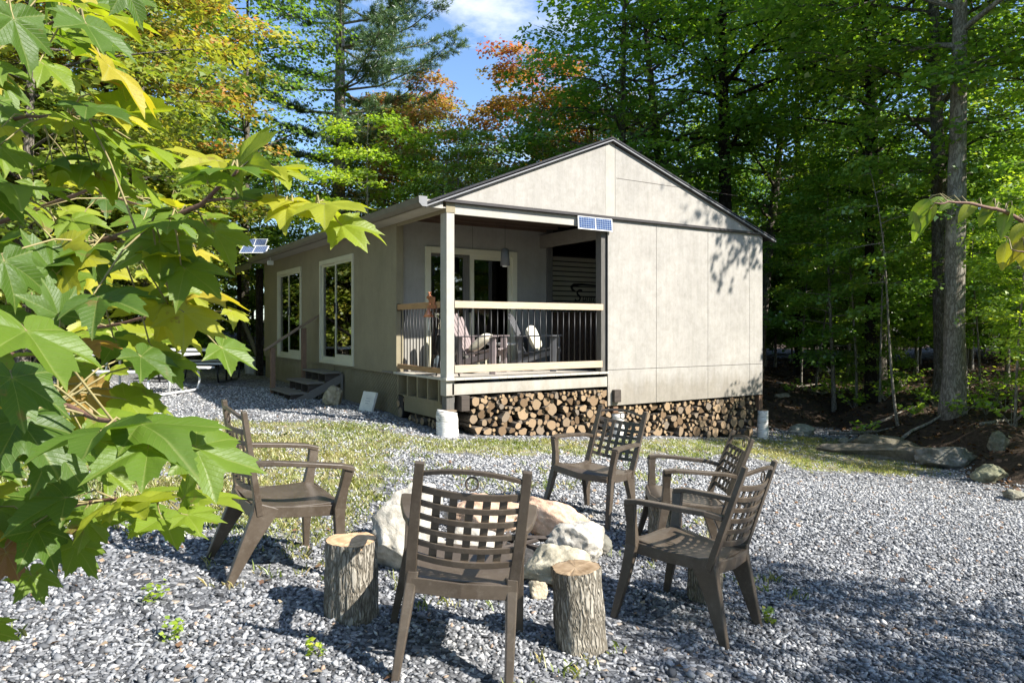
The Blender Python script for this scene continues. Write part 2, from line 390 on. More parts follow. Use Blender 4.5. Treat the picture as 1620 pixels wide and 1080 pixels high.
def m_stone():
    m, nt, out = new_mat('crushed_gravel')
    at = nd(nt, 'ShaderNodeAttribute'); at.attribute_name = 'tint'
    n = noise_t(nt, coords(nt), 120, 3)
    c = ramp(nt, at.outputs['Fac'], [(0, (.04,.041,.044)), (.3, (.10,.103,.11)), (.58, (.215,.22,.23)), (.82, (.36,.362,.37)), (.95, (.50,.495,.48)), (1, (.36,.26,.19))])
    c = mixc(nt, .8, c, ramp(nt, n, [(.3, (.75,.75,.76)), (.7, (1.12,1.12,1.12))]), 'MULTIPLY')
    pr(nt, out, c, .75, bump(nt, n, .3, .002), .25); return m
M['stone'] = m_stone()
def m_ground():
    m, nt, out = new_mat('gravel_yard_ground'); v = coords(nt)
    gm = nd(nt, 'ShaderNodeAttribute'); gm.attribute_name = 'grassy'
    fm = nd(nt, 'ShaderNodeAttribute'); fm.attribute_name = 'woods'
    vo = nd(nt, 'ShaderNodeTexVoronoi', Scale=30); nt.links.new(v, vo.inputs['Vector'])
    vb = nd(nt, 'ShaderNodeTexVoronoi', Scale=30); vb.feature = 'DISTANCE_TO_EDGE'; nt.links.new(v, vb.inputs['Vector'])
    sx = nt.nodes.new('ShaderNodeSeparateColor'); nt.links.new(vo.outputs['Color'], sx.inputs[0])
    gc = ramp(nt, sx.outputs[0], [(0, (.05,.052,.056)), (.35, (.13,.133,.14)), (.7, (.26,.262,.27)), (.95, (.42,.42,.42)), (1, (.38,.30,.22))])
    gc = mixc(nt, 1, gc, ramp(nt, vb.outputs[0], [(0, (.35,.35,.36)), (.12, (1,1,1))]), 'MULTIPLY')
    n = noise_t(nt, v, 3.2, 7, .75); n3 = noise_t(nt, v, 55, 4, .7)
    dirt = ramp(nt, n3, [(.3, (.12,.085,.055)), (.5, (.25,.20,.12)), (.62, (.20,.215,.07)), (.8, (.40,.35,.22))])
    dirt = mixc(nt, ramp(nt, n, [(.42, (0,0,0)), (.6, (1,1,1))]), dirt, mixc(nt, n3, (.13,.165,.045), (.34,.34,.14)))
    wood_ = ramp(nt, noise_t(nt, v, 18, 8, .8), [(.3, (.018,.014,.010)), (.5, (.052,.036,.025)), (.68, (.115,.085,.06)), (.8, (.22,.18,.14))])
    nz = noise_t(nt, v, 6, 6, .7)
    def thr(a):
        ad = nt.nodes.new('ShaderNodeMath'); ad.operation = 'ADD'; nt.links.new(a.outputs['Fac'], ad.inputs[0])
        sb = nt.nodes.new('ShaderNodeMath'); sb.operation = 'MULTIPLY_ADD'; nt.links.new(nz, sb.inputs[0]); sb.inputs[1].default_value = .9; sb.inputs[2].default_value = -.45
        nt.links.new(sb.outputs[0], ad.inputs[1]); return ramp(nt, ad.outputs[0], [(.38, (0,0,0)), (.62, (1,1,1))])
    c = mixc(nt, thr(gm), gc, dirt); c = mixc(nt, thr(fm), c, wood_)
    h = mixc(nt, .5, vb.outputs[0], n3)
    pr(nt, out, c, .9, bump(nt, h, .9, .02), .15); return m
M['ground'] = m_ground()

# ------------------------------------------------------------------ camera, light, sky
cam = bpy.data.cameras.new('camera'); co = bpy.data.objects.new('camera', cam); col.objects.link(co)
co.location = (CAMX, CAMY, CAMZ); co.rotation_euler = (R(90), 0, -math.atan2(SA, CA))
cam.sensor_width = 36; cam.lens = 1135/1620*36; cam.shift_y = -22/1620; cam.clip_start = .05; cam.clip_end = 2000
scn.camera = co
SUN_AZ = (.531, -.847); SUN_EL = R(40)
ld = bpy.data.lights.new('sun', 'SUN'); ld.energy = 4.8; ld.angle = R(.53); ld.color = (1, .955, .88)
lo = bpy.data.objects.new('sun', ld); col.objects.link(lo)
sd = Vector((SUN_AZ[0]*math.cos(SUN_EL), SUN_AZ[1]*math.cos(SUN_EL), math.sin(SUN_EL)))
lo.rotation_euler = sd.to_track_quat('Z', 'Y').to_euler(); lo.location = sd*60
wd = bpy.data.worlds.new('World'); scn.world = wd; wd.use_nodes = True; nt = wd.node_tree; nt.nodes.clear()
sky = nt.nodes.new('ShaderNodeTexSky'); sky.sky_type = 'NISHITA'; sky.sun_disc = False
sky.sun_elevation = SUN_EL; sky.sun_rotation = math.atan2(SUN_AZ[0], SUN_AZ[1]); sky.ozone_density = 2.2; sky.air_density = 1.0; sky.dust_density = .6
bg = nt.nodes.new('ShaderNodeBackground'); bg.inputs[1].default_value = .10
tc = nt.nodes.new('ShaderNodeTexCoord'); mp = nt.nodes.new('ShaderNodeMapping'); mp.inputs['Scale'].default_value = (1,1,2.2)
nt.links.new(tc.outputs['Generated'], mp.inputs[0])
cn = nd(nt, 'ShaderNodeTexNoise', Scale=3.1, Detail=7, Roughness=.6); nt.links.new(mp.outputs[0], cn.inputs['Vector'])
cf = ramp(nt, cn.outputs['Fac'], [(.56, (0,0,0)), (.74, (.85,.85,.85))])
nt.links.new(mixc(nt, cf, mixc(nt, 1, sky.outputs[0], (.89,.99,1.10), 'MULTIPLY'), (6.5,6.6,6.8)), bg.inputs[0])
wo = nt.nodes.new('ShaderNodeOutputWorld'); nt.links.new(bg.outputs[0], wo.inputs[0])
scn.view_settings.view_transform = 'Standard'; scn.view_settings.look = 'None'; scn.view_settings.gamma = 1
scn.view_settings.exposure = 1.28
cy = scn.cycles
cy.max_bounces = 8; cy.diffuse_bounces = 4; cy.glossy_bounces = 3; cy.transmission_bounces = 5; cy.transparent_max_bounces = 6
cy.caustics_reflective = False; cy.caustics_refractive = False; cy.use_denoising = True; cy.sample_clamp_indirect = 6

# ------------------------------------------------------------------ ground
def inpoly(P, x, y):
    c = np.zeros(np.shape(x), bool); n = len(P); j = n-1
    for i in range(n):
        xi, yi = P[i]; xj, yj = P[j]
        c ^= ((yi > y) != (yj > y)) & (x < (xj-xi)*(y-yi)/((yj-yi) or 1e-9)+xi); j = i
    return c
def gp(L): return [ground_px(*p)[:2] for p in L]
GRASS1 = gp([(-260,640),(330,668),(470,684),(640,706),(640,745),(600,790),(575,850),(470,865),(350,860),(200,850),(60,800),(-260,790)])
GRASS2 = gp([(300,664),(545,668),(700,693),(950,694),(1200,688),(1290,690),(1500,728),(1500,745),(1300,750),(1170,722),(870,722),(700,722),(560,708),(300,690)])
def fbm(x, y, s, o=0):
    return np.array([noise.fractal(Vector((a*s+o, b*s, o*1.7)), .9, 2., 4) for a, b in zip(np.ravel(x), np.ravel(y))]).reshape(np.shape(x))
def blurpoly(P, x, y, r=.22):
    s = 0
    for a in range(8): s = s + inpoly(P, x+r*math.cos(a*.785), y+r*math.sin(a*.785))
    return (s + inpoly(P, x, y)*2)/10.
def grass_amount(x, y):
    return np.clip(np.maximum(.70*blurpoly(GRASS1, x, y, .40), 0.56*blurpoly(GRASS2, x, y, .20)), 0, 1)
def axis_pts(lo, hi, step, far, grow=1.25):
    a = list(np.arange(lo, hi, step)); s = step; x = a[-1]
    while x < far: s *= grow; x += s; a.append(x)
    s = step; x = lo; b = []
    while x > -far: s *= grow; x -= s; b.append(x)
    return np.array(b[::-1]+a)
gx, gy = axis_pts(-12, 17, .13, 260), axis_pts(-11, 19, .13, 260)
GX, GY = np.meshgrid(gx, gy, indexing='ij')
fx, fy = GX.ravel(), GY.ravel()
fz = gz(fx, fy)
ns = fbm(fx, fy, .9, 3.)
fe = forest_e(fx, fy)
fz = fz + ns*.018 + np.clip(fe, 0, 1)*ns*.14
ga = grass_amount(fx, fy); wo_ = sstep(-.3, .5, fe + ns*.5)
n1, n2 = len(gx), len(gy)
ii = (np.arange(n1-1)[:, None]*n2 + np.arange(n2-1)[None, :]).ravel()
gme = np_mesh('ground', np.c_[fx, fy, fz], np.c_[ii, ii+n2, ii+n2+1, ii+1], {'grassy': ga, 'woods': wo_})
ground = link_mesh('ground', gme, M['ground'], None, True); tag(ground, kind='structure')
def gnear(x, y):
    """ground with its small bumps"""
    n = noise.fractal(Vector((x*.9+3., y*.9, 5.1)), .9, 2., 4); e = float(forest_e(x, y))
    return g(x, y) + n*.018 + min(max(e, 0), 1)*n*.14

# gravel: every stone a little angular solid
def base_stones(k):
    import bmesh
    out = []
    for i in range(k):
        bm = bmesh.new(); bmesh.ops.create_icosphere(bm, subdivisions=1, radius=1)
        r = random.Random(100+i); V = []
        sx, sy, sz = r.uniform(.8, 1.35), r.uniform(.65, 1.), r.uniform(.32, .54)
        for v in bm.verts:
            q = v.co*(r.uniform(.55, 1.25)); V.append((q.x*sx, q.y*sy, q.z*sz))
        F = [[v.index for v in f.verts] for f in bm.faces]; out.append((np.array(V), np.array(F))); bm.free()
    return out
STN = base_stones(7)
def scatter_solids(P, S, tint, tilt=.5, name='gravel', mat=None, seed=1):
    r = np.random.RandomState(seed); Vs, Fs, Ts = [], [], []; off = 0
    idx = r.randint(0, len(STN), len(P))
    for k in range(len(STN)):
        sel = np.where(idx == k)[0]; n = len(sel)
        if not n: continue
        bv, bf = STN[k]; a = r.uniform(0, 6.283, n); t = r.normal(0, tilt, n); u = r.normal(0, tilt, n)
        ca, sa_ = np.cos(a), np.sin(a); ct, st = np.cos(t), np.sin(t); cu, su = np.cos(u), np.sin(u)
        Z = np.zeros(n); O = np.ones(n)
        Rz = np.stack([ca,-sa_,Z, sa_,ca,Z, Z,Z,O], 1).reshape(n,3,3)
        Rx = np.stack([O,Z,Z, Z,ct,-st, Z,st,ct], 1).reshape(n,3,3)
        Ry = np.stack([cu,Z,su, Z,O,Z, -su,Z,cu], 1).reshape(n,3,3)
        RR = np.einsum('nij,njk,nkl->nil', Rx, Ry, Rz)
        V = np.einsum('nij,vj->nvi', RR, bv)*S[sel][:, None, None] + P[sel][:, None, :]
        nv = len(bv); Vs.append(V.reshape(-1,3)); Ts.append(np.repeat(tint[sel], nv))
        Fs.append((bf[None]+(np.arange(n)*nv)[:, None, None]+off).reshape(-1,3)); off += n*nv
    me = np_mesh(name, np.vstack(Vs), np.vstack(Fs), {'tint': np.concatenate(Ts)})
    return link_mesh(name, me, mat)
def fast_noise(x, y, s, seed):
    """cheap smooth value noise for big arrays"""
    r = np.random.RandomState(seed); T = r.rand(64, 64); a = x*s+1000; b = y*s+1000
    i, j = np.floor(a).astype(int), np.floor(b).astype(int); u, v = a-i, b-j; u = u*u*(3-2*u); v = v*v*(3-2*v)
    g00 = T[i%64, j%64]; g10 = T[(i+1)%64, j%64]; g01 = T[i%64, (j+1)%64]; g11 = T[(i+1)%64, (j+1)%64]
    return (g00*(1-u)+g10*u)*(1-v)+(g01*(1-u)+g11*u)*v
def ground_pts(n, d0, d1, seed, xlim=.78, pad=.2):
    r = np.random.RandomState(seed); D = np.sqrt(r.uniform(d0*d0, d1*d1, n)); X = r.uniform(-1, 1, n)*(xlim*D+pad)
    x, y = W(X, D); return np.asarray(x), np.asarray(y), X, D
def gbumpy(x, y):
    # interpolate the mesh heights on the fine grid
    i = np.clip(np.searchsorted(gx, x)-1, 0, n1-2); j = np.clip(np.searchsorted(gy, y)-1, 0, n2-2)
    u = (x-gx[i])/(gx[i+1]-gx[i]); v = (y-gy[j])/(gy[j+1]-gy[j]); Zg = fz.reshape(n1, n2)
    return (Zg[i,j]*(1-u)+Zg[i+1,j]*u)*(1-v)+(Zg[i,j+1]*(1-u)+Zg[i+1,j+1]*u)*v
def in_cabin(x, y, m=0.0): return (x > -.02-m) & (x < 6.7+m) & (y > .02-m) & (y < 10.4+m)
PS, SS, TS = [], [], []
for (n, d0, d1, s0, s1, sd_) in ((78000, 2.3, 5.6, .006, .0185, 1), (56000, 5.6, 9.4, .010, .0195, 2), (34000, 9.4, 15.5, .013, .023, 3)):
    x, y, X, D = ground_pts(n, d0, d1, sd_); r = np.random.RandomState(50+sd_)
    ga = grass_amount(x, y); fe = forest_e(x, y)
    gn = fast_noise(x, y, 2.2, 5)*.6 + fast_noise(x, y, 6, 6)*.4
    keep = (r.rand(n) > np.clip(ga*1.1 + (gn-.5)*2.2*(ga > .05), 0, .93)) & (fe < .15+.3*r.rand(n)) & ~in_cabin(x, y, .1)
    bare = (fast_noise(x, y, 1.3, 9)*.6+fast_noise(x, y, 4.5, 10)*.4 > .60) & (X < 1.2) & (D < 6); keep &= ~(bare & (r.rand(n) < .72))
    x, y = x[keep], y[keep]; m = len(x); s = r.uniform(s0, s1, m)*(1+.5*(r.rand(m) > .93))
    PS.append(np.c_[x, y, gbumpy(x, y)+s*.25*r.uniform(.2, 1.6, m)]); SS.append(s)
    TS.append(np.clip(r.normal(.50, .26, m)+.24*sstep(4.5, 9, XD(x, y)[1]), 0, .95)+(r.rand(m) > .975)*.5)
gravel = scatter_solids(np.vstack(PS), np.concatenate(SS), np.clip(np.concatenate(TS), 0, 1), .42, 'gravel', M['stone'])
tag(gravel, 'blue grey crushed stone gravel covering the yard', 'gravel', kind='stuff')

# grass: short tufts in the patches and weeds through the gravel
def blades(P, nb, hmin, hmax, wid, seed, tint, spread=.025):
    r = np.random.RandomState(seed); n = len(P)*nb; base = np.repeat(P, nb, 0) + np.c_[r.normal(0, spread, (n, 2)), np.zeros(n)]
    a = r.uniform(0, 6.283, n); h = r.uniform(hmin, hmax, n); lean = r.uniform(.2, 1.1, n)*h
    dx, dy = np.cos(a), np.sin(a); w = wid*r.uniform(.6, 1.3, n)
    L = base + np.c_[-dy*w, dx*w, np.zeros(n)-.005]; Rr = base + np.c_[dy*w, -dx*w, np.zeros(n)-.005]
    mid = base + np.c_[dx*lean*.4, dy*lean*.4, h*.62]; T = base + np.c_[dx*lean, dy*lean, h*.95]
    ML = mid+np.c_[-dy*w*.8, dx*w*.8, np.zeros(n)]; MR = mid+np.c_[dy*w*.8, -dx*w*.8, np.zeros(n)]
    V = np.stack([L, Rr, MR, T, ML], 1).reshape(-1, 3); F = np.arange(n*5).reshape(n, 5)
    tt = np.repeat(np.clip(np.repeat(tint, nb)+r.normal(0, .16, n), 0, 1), 5); return V, F, tt
GV, GF, GT = [], [], []; off = 0
def add_blades(*a, **k):
    global off
    V, F, T = blades(*a, **k); GV.append(V); GF.append(F+off); GT.append(T); off += len(V)
x, y, X, D = ground_pts(60000, 2.6, 14.5, 21); r = np.random.RandomState(22); ga = grass_amount(x, y)
gn = fast_noise(x, y, 1.6, 15)*.55 + fast_noise(x, y, 5, 16)*.45
k = (r.rand(len(x)) < np.clip(ga*1.5-.15+(gn-.5)*2.6*(ga > .05), 0, 1)) & ~in_cabin(x, y, .35)
x, y, gnk, Dk = x[k], y[k], gn[k], D[k]
add_blades(np.c_[x, y, gbumpy(x, y)], 5, .012, .05, .0035, 23, .36+.5*(fast_noise(x, y, 1.3, 31)))
x, y, X, D = ground_pts(1700, 2.8, 9, 41); r = np.random.RandomState(42)
k = (fast_noise(x, y, 1.7, 43) > .56) & (forest_e(x, y) < 0) & (X < 2.2); x, y = x[k], y[k]
add_blades(np.c_[x, y, gbumpy(x, y)], 7, .02, .07, .004, 44, r.uniform(.3, .9, len(x)), spread=.03)
x, y, X, D = ground_pts(5, 2.85, 4.4, 47, .5)
for i in range(0): add_blades(np.array([[x[i], y[i], g(x[i], y[i])]]), 40, .03, .09, .003, 48+i, np.array([.85]), spread=.05)
grass = link_mesh('grass', np_mesh('grass', np.vstack(GV), np.vstack(GF), {'tint': np.concatenate(GT)}), M['grass'])
tag(grass, 'thin yellow green grass growing through the gravel', 'grass', kind='stuff')

# fallen leaves under the trees
def kites(P, size, seed, up=.25, tint=None, bend=.25):
    r = np.random.RandomState(seed); n = len(P); a = r.uniform(0, 6.283, n)
    nrm = np.c_[r.normal(0, up, n), r.normal(0, up, n), np.ones(n)]; nrm /= np.linalg.norm(nrm, axis=1)[:, None]
    t = np.c_[np.cos(a), np.sin(a), np.zeros(n)]; t -= nrm*(t*nrm).sum(1)[:, None]; t /= np.linalg.norm(t, axis=1)[:, None]
    b = np.cross(nrm, t); s = (size*r.uniform(.65, 1.25, n))[:, None]
    V = np.stack([P-t*s*.5, P-t*s*.02+b*s*.46+nrm*s*bend*.5, P+t*s*.62-nrm*s*.1, P-t*s*.02-b*s*.46+nrm*s*bend*.5], 1).reshape(-1, 3)
    F = np.arange(n*4).reshape(n, 4); T = np.repeat(tint if tint is not None else r.rand(n), 4); return V, F, T
x, y, X, D = ground_pts(42000, 8, 32, 61, .95); r = np.random.RandomState(62); fe = forest_e(x, y); k = fe > -.35+.6*r.rand(len(x)); x, y = x[k], y[k]
V1, F1, T1 = kites(np.c_[x, y, gbumpy(x, y)+.015], .075, 63, .5, np.clip(r.normal(.5, .22, len(x)), 0, 1))
x, y, X, D = ground_pts(520, 2.8, 13, 65); T2v = np.clip(np.random.RandomState(66).normal(.72, .18, len(x)), 0, 1)
V2, F2, T2 = kites(np.c_[x, y, gbumpy(x, y)+.02], .036, 67, .4, T2v)
lit = link_mesh('leaf_litter', np_mesh('leaf_litter', np.vstack([V1, V2]), np.vstack([F1, F2+len(V1)]), {'tint': np.concatenate([T1, T2])}), M['litter'])
tag(lit, 'brown fallen leaves on the forest floor and gravel', 'leaf litter', kind='stuff')

# ------------------------------------------------------------------ trees
def tree_meshes(seed, H, zb, Rr, nl, per, leaf, tr=.16, subs=4, spray=.55, top=1.0, up=.45, bow=.3, lift=.35, hue=None, sides=10):
    """(trunk mesh, crown mesh): tapered trunk with limbs and twigs, leaves in flattened sprays along them"""
    r = random.Random(seed); q = np.random.RandomState(seed)
    wb = MB(); a0 = r.uniform(0, 6.28); bx, by = math.cos(a0)*bow, math.sin(a0)*bow
    def trunk(t): return Vector((bx*math.sin(t*2.6)*t, by*math.sin(t*2.1+.5)*t, H*t))
    ts = [0, .015, .05, .12, .22, .34, .46, .58, .7, .82, .92, 1.0]
    wb.tube([trunk(t)-Vector((0,0,.25 if t == 0 else 0)) for t in ts], [tr*(1.35 if t == 0 else 1.18 if t < .02 else 1.0-.88*t**1.1) for t in ts], sides, jit=.12, seed=seed)
    C, N, S, Z = [], [], [], []
    for i in range(nl):
        f = (i+.5+r.uniform(-.4, .4))/nl; z = zb + (H*.97-zb)*f; a = i*2.4+r.uniform(-.5, .5)
        prof = (math.sin(math.pi*min(1, .18+.82*(1-f)))**.6)*(1-.55*f) + .08
        L = Rr*prof*r.uniform(.65, 1.2)*top
        p0 = trunk(z/H); d = Vector((math.cos(a), math.sin(a), lift*r.uniform(.4, 1.5)))
        pts = [p0]
        for k in (.35, .7, 1.0):
            pts.append(p0 + d*L*k + Vector((r.uniform(-.1,.1), r.uniform(-.1,.1), -L*.14*k*k+r.uniform(-.05,.05)))*1.0)
        r0 = max(.012, tr*.34*(1-.6*f)); wb.tube(pts, [r0, r0*.7, r0*.42, r0*.15], 5, cap=False)
        for s in range(subs):
            k = .3 + .7*(s+r.random())/subs; seg = min(2, int(k*3-.01)) if k < 1 else 2
            b = p0 + d*L*k - Vector((0,0,L*.14*k*k)); sa = a + (1 if s % 2 else -1)*r.uniform(.4, 1.2)
            sl = L*(.42-.12*k)*r.uniform(.7, 1.3)+.25
            e = b + Vector((math.cos(sa)*sl, math.sin(sa)*sl, r.uniform(-.12, .3)*sl))
            wb.tube([b, (b+e)/2+Vector((0,0,.04)), e], [r0*.35, r0*.22, .004], 3, cap=False)
            C.append(((b+e)/2*.4+e*.6)); N.append(Vector((math.cos(sa)*.25+r.uniform(-.25,.25), math.sin(sa)*.25+r.uniform(-.25,.25), 1)).normalized()); S.append(spray*r.uniform(.7, 1.25)); Z.append(f)
        C.append(pts[-1]); N.append(Vector((d.x*.3, d.y*.3, 1)).normalized()); S.append(spray*r.uniform(.6, 1.1)); Z.append(f)
    C = np.array([tuple(c) for c in C]); N = np.array([tuple(n) for n in N]); S = np.array(S); Z = np.array(Z)
    n = len(C); ht = q.normal(0, .16, n)
    idx = np.repeat(np.arange(n), (per*(S/spray)**1.5).astype(int)); m = len(idx)
    ang = q.uniform(0, 6.283, m); rr = np.sqrt(q.rand(m))*S[idx]
    off = np.c_[np.cos(ang)*rr, np.sin(ang)*rr, q.normal(0, .07, m)*S[idx]/.5 - .22*rr*rr/S[idx]]
    off[:, 2] -= (N[idx, 0]*off[:, 0]+N[idx, 1]*off[:, 1])*.8
    P = C[idx]+off
    nrm = N[idx]+np.c_[q.normal(0, up, m), q.normal(0, up, m), np.zeros(m)]
    nrm += np.c_[off[:, :2]*.4, np.zeros(m)]; nrm /= np.linalg.norm(nrm, axis=1)[:, None]
    a = q.uniform(0, 6.283, m); t = np.c_[np.cos(a), np.sin(a), -.35*np.ones(m)]
    t -= nrm*(t*nrm).sum(1)[:, None]; t /= np.linalg.norm(t, axis=1)[:, None]; b = np.cross(nrm, t)
    s = (leaf*q.uniform(.7, 1.3, m))[:, None]
    # five-pointed little leaf: base, side lobes, tip
    V = np.stack([P-t*s*.45, P-t*s*.12+b*s*.5+nrm*s*.06, P+t*s*.12+b*s*.24, P+t*s*.6-nrm*s*.08, P+t*s*.12-b*s*.24, P-t*s*.12-b*s*.5+nrm*s*.06], 1).reshape(-1, 3)
    F = np.arange(m*6).reshape(m, 6)
    tv = .40+ht[idx]+q.normal(0, .13, m)+ (hue(Z[idx]) if hue else 0)
    me = bpy.data.meshes.new('trunk'); me.from_pydata(wb.v, [], wb.f); me.shade_smooth()
    return me, np_mesh('crown', V, F, {'tint': np.repeat(np.clip(tv, 0, 1), 6)})
PROTO = {}
def proto(key, bark, leaf, *a, **k):
    tme, cme = tree_meshes(*a, **k); tme.materials.append(M[bark]); cme.materials.append(M[leaf]); PROTO[key] = (tme, cme)
proto('tall1', 'bark', 'leafgreen', 1, 14.5, 4.2, 3.9, 46, 66, .125, tr=.19, subs=5, spray=.66)
proto('tall2', 'bark', 'leafgreen', 2, 13.0, 3.2, 3.5, 44, 66, .125, tr=.15, subs=5, spray=.62, lift=.5)
proto('tall3', 'barkdark', 'leafgreen', 3, 16.0, 6.0, 4.0, 40, 70, .13, tr=.23, subs=5, spray=.7)
proto('mid', 'barkpale', 'leafgreen', 4, 8.0, 1.6, 2.6, 32, 66, .11, tr=.075, subs=4, spray=.5, lift=.2)
proto('low', 'barkpale', 'leafgreen', 5, 4.2, .5, 1.9, 26, 80, .10, tr=.035, subs=4, spray=.42, lift=.3)
proto('yellow', 'bark', 'leafyellow', 6, 10.5, 1.2, 3.6, 52, 88, .12, tr=.13, subs=5, spray=.55, hue=lambda z: (z-.5)*.45)
proto('bright', 'bark', 'leafyellow', 7, 6.0, .4, 2.9, 44, 88, .105, tr=.07, subs=5, spray=.48, hue=lambda z: .05+0*z)
proto('orange', 'bark', 'leaforange', 8, 11.5, 2.2, 3.5, 48, 92, .125, tr=.15, subs=5, spray=.62, hue=lambda z: (z-.40)*.62)
proto('sapling', 'barkpale', 'leafgreen', 9, 5.6, 2.4, 1.25, 12, 44, .10, tr=.035, subs=3, spray=.34, lift=.15, bow=.5, sides=7)
proto('pale', 'barkpale', 'leafgreen', 12, 15.5, 6.2, 3.9, 30, 70, .13, tr=.205, subs=5, spray=.7)
proto('fine', 'barkdark', 'leafgreen', 10, 15.5, 5.0, 3.2, 46, 66, .10, tr=.15, subs=5, spray=.5, lift=.6)
def tree(kind, X, D, name, label, group=None, scale=1, colr=(1,1,1), rz=None, lean=(0,0), sz=1, cat='tree'):
    x, y = W(X, D); t = thing(name, label, cat, (x, y, gnear(x, y)), rnd.uniform(0, 6.28) if rz is None else rz, group)
    t.rotation_euler = (lean[0], lean[1], t.rotation_euler.z); t.scale = (scale, scale, scale*sz)
    for nm, me in zip(('trunk', 'crown'), PROTO[kind]):
        o = bpy.data.objects.new(nm, me); col.objects.link(o); o.parent = t
        o.color = (*colr, 1) if nm == 'crown' else (1,1,1,1)
    return t
# left of the cabin
tree('yellow', -9.15, 13.4, 'maple_tree', 'large yellow green maple with orange upper leaves at the left edge of the yard', scale=1.05, colr=(1.05,1,.9))
tree('orange', -9.4, 18.5, 'maple_tree', 'maple with red and orange crown tip left of the sky gap', scale=1.02, colr=(1,1,.9))
tree('bright', -10.4, 19.2, 'maple_tree', 'low bright yellow green maple behind the picnic table', scale=1.05, colr=(1.15,1.2,1))
tree('bright', -11.4, 17.2, 'maple_tree', 'bushy yellow maple behind the foreground leaves at the far left', scale=1.05)
tree('bright', -10.0, 23.2, 'maple_tree', 'sunlit yellow green maple just left of the solar panels on the cabin roof', scale=.95, colr=(.95,1.1,1))
tree('mid', -9.2, 25.5, 'maple_tree', 'green maple behind the far end of the cabin roof', scale=.8, colr=(1.3,1.35,1.1))
tree('tall2', -8.4, 22.5, 'hardwood_tree', 'dark green tree standing alone left of the pine against blue sky', scale=1.0, colr=(.75,.85,.95), rz=1.1)
tree('tall2', -11.5, 20, 'hardwood_tree', 'tall green tree behind the yellow maple at far left', 'green trees behind the yellow maples', scale=.9, colr=(1.1,1.1,.9))
tree('tall1', -14, 15, 'hardwood_tree', 'tall green tree behind the yellow maple at far left', 'green trees behind the yellow maples', scale=.9)
tree('yellow', -12.4, 11, 'maple_tree', 'yellow green maple beyond the left edge of the picture')
tree('low', -9.0, 24.8, 'shrub', 'dark green shrub behind the diagonal brace of the rear porch', scale=1.0, colr=(.8,.85,.9), cat='shrub')
tree('low', -9.9, 20.8, 'shrub', 'leafy shrub behind the right hand picnic bench', scale=.8, colr=(1.1,1.2,1), cat='shrub')
# behind the cabin roof
tree('orange', -3.2, 25, 'maple_tree', 'green maple with pink and red leaf tips between pine and sky gap', scale=.86, colr=(1,.95,1.05), rz=1.)
tree('orange', .6, 27, 'maple_tree', 'rust orange maple above the cabin roof right of the sky gap', scale=.98, colr=(1.05,.85,.8), rz=4.)
tree('orange', 3.0, 26, 'maple_tree', 'maple with green and orange leaves behind the gable peak', scale=.85, colr=(.75,.95,.8), rz=2.)
tree('mid', -4.1, 21, 'maple_tree', 'yellow green tree low behind the left roof slope', scale=.95, colr=(1.6,1.5,1.0))
tree('mid', -1.6, 21.5, 'maple_tree', 'dark leafed tree low behind the middle of the left roof slope', scale=.95, colr=(1.0,1.0,.9))
tree('mid', .8, 20.8, 'maple_tree', 'green tree close behind the cabin just left of the gable peak', scale=.95, colr=(1.0,1.05,.9))
tree('yellow', -4.9, 27.5, 'maple_tree', 'yellow green maple behind the roof between the pine and the pink tipped maple', scale=.92, colr=(.85,.95,.9), rz=2.5)
tree('yellow', -1.6, 29, 'maple_tree', 'yellow green maple in the dip of the treeline above the left roof slope', scale=.72, colr=(.8,.95,.9), rz=.5)
tree('tall2', -5.4, 31, 'hardwood_tree', 'green tree far behind the roof and the pine', 'far trees behind the cabin roof', scale=.72)
tree('tall1', -1.0, 34, 'hardwood_tree', 'green tree far behind the roof and the pine', 'far trees behind the cabin roof', scale=.68)
tree('tall2', 3.6, 33, 'hardwood_tree', 'green tree far behind the roof and the pine', 'far trees behind the cabin roof', scale=.8)
tree('mid', -9.5, 29, 'hardwood_tree', 'green tree far behind the roof and the pine', 'far trees behind the cabin roof', scale=1.0)
# big green woods behind and right of the gable
tree('tall2', 2.9, 19.5, 'maple_tree', 'green maple with slim pale trunk rising behind the gable peak', scale=1.0, colr=(.95,1.1,.9), rz=.4)
tree('tall1', 4.9, 21.0, 'maple_tree', 'leaning dark trunk maple behind the upper right roof slope', scale=1.0, colr=(.85,1,.85), lean=(R(-3),R(4)), rz=2.2)
tree('tall3', 5.9, 19.6, 'maple_tree', 'thick dark trunked maple behind the middle of the right roof slope', scale=1.0, colr=(.9,1.02,.85), rz=1.5)
tree('tall1', 7.3, 21.5, 'maple_tree', 'maple leaning away behind the lower end of the right roof slope', scale=.95, colr=(.9,1.05,.9), lean=(R(3),R(9)), rz=.3)
tree('fine', 8.6, 17.2, 'maple_tree', 'slender green tree just right of the cabin corner', scale=.9, colr=(.95,1.1,.9))
tree('tall2', 10.2, 19.8, 'maple_tree', 'tall green tree between the cabin and the double trunk', 'tall green trees right of the cabin', scale=.95)
tree('fine', 9.6, 24, 'maple_tree', 'tall green tree between the cabin and the double trunk', 'tall green trees right of the cabin', scale=1.0, colr=(1.1,1.15,1))
tree('pale', 8.55, 13.9, 'maple_tree', 'large pale trunked maple at the forest edge right of the yard', scale=1.0, colr=(1,1.1,.9), rz=3.3, lean=(R(-1),R(2)))
tree('tall1', 9.2, 15.3, 'maple_tree', 'dark trunked maple standing right behind the large pale trunk', scale=1.02, colr=(.9,1,.85), rz=1.2)
tree('tall2', 12.2, 15.0, 'maple_tree', 'tall green tree behind the double trunk at the right edge', 'tall green trees at the right edge of the woods')
tree('fine', 16.8, 22.0, 'maple_tree', 'tall green tree behind the double trunk at the right edge', 'tall green trees at the right edge of the woods')
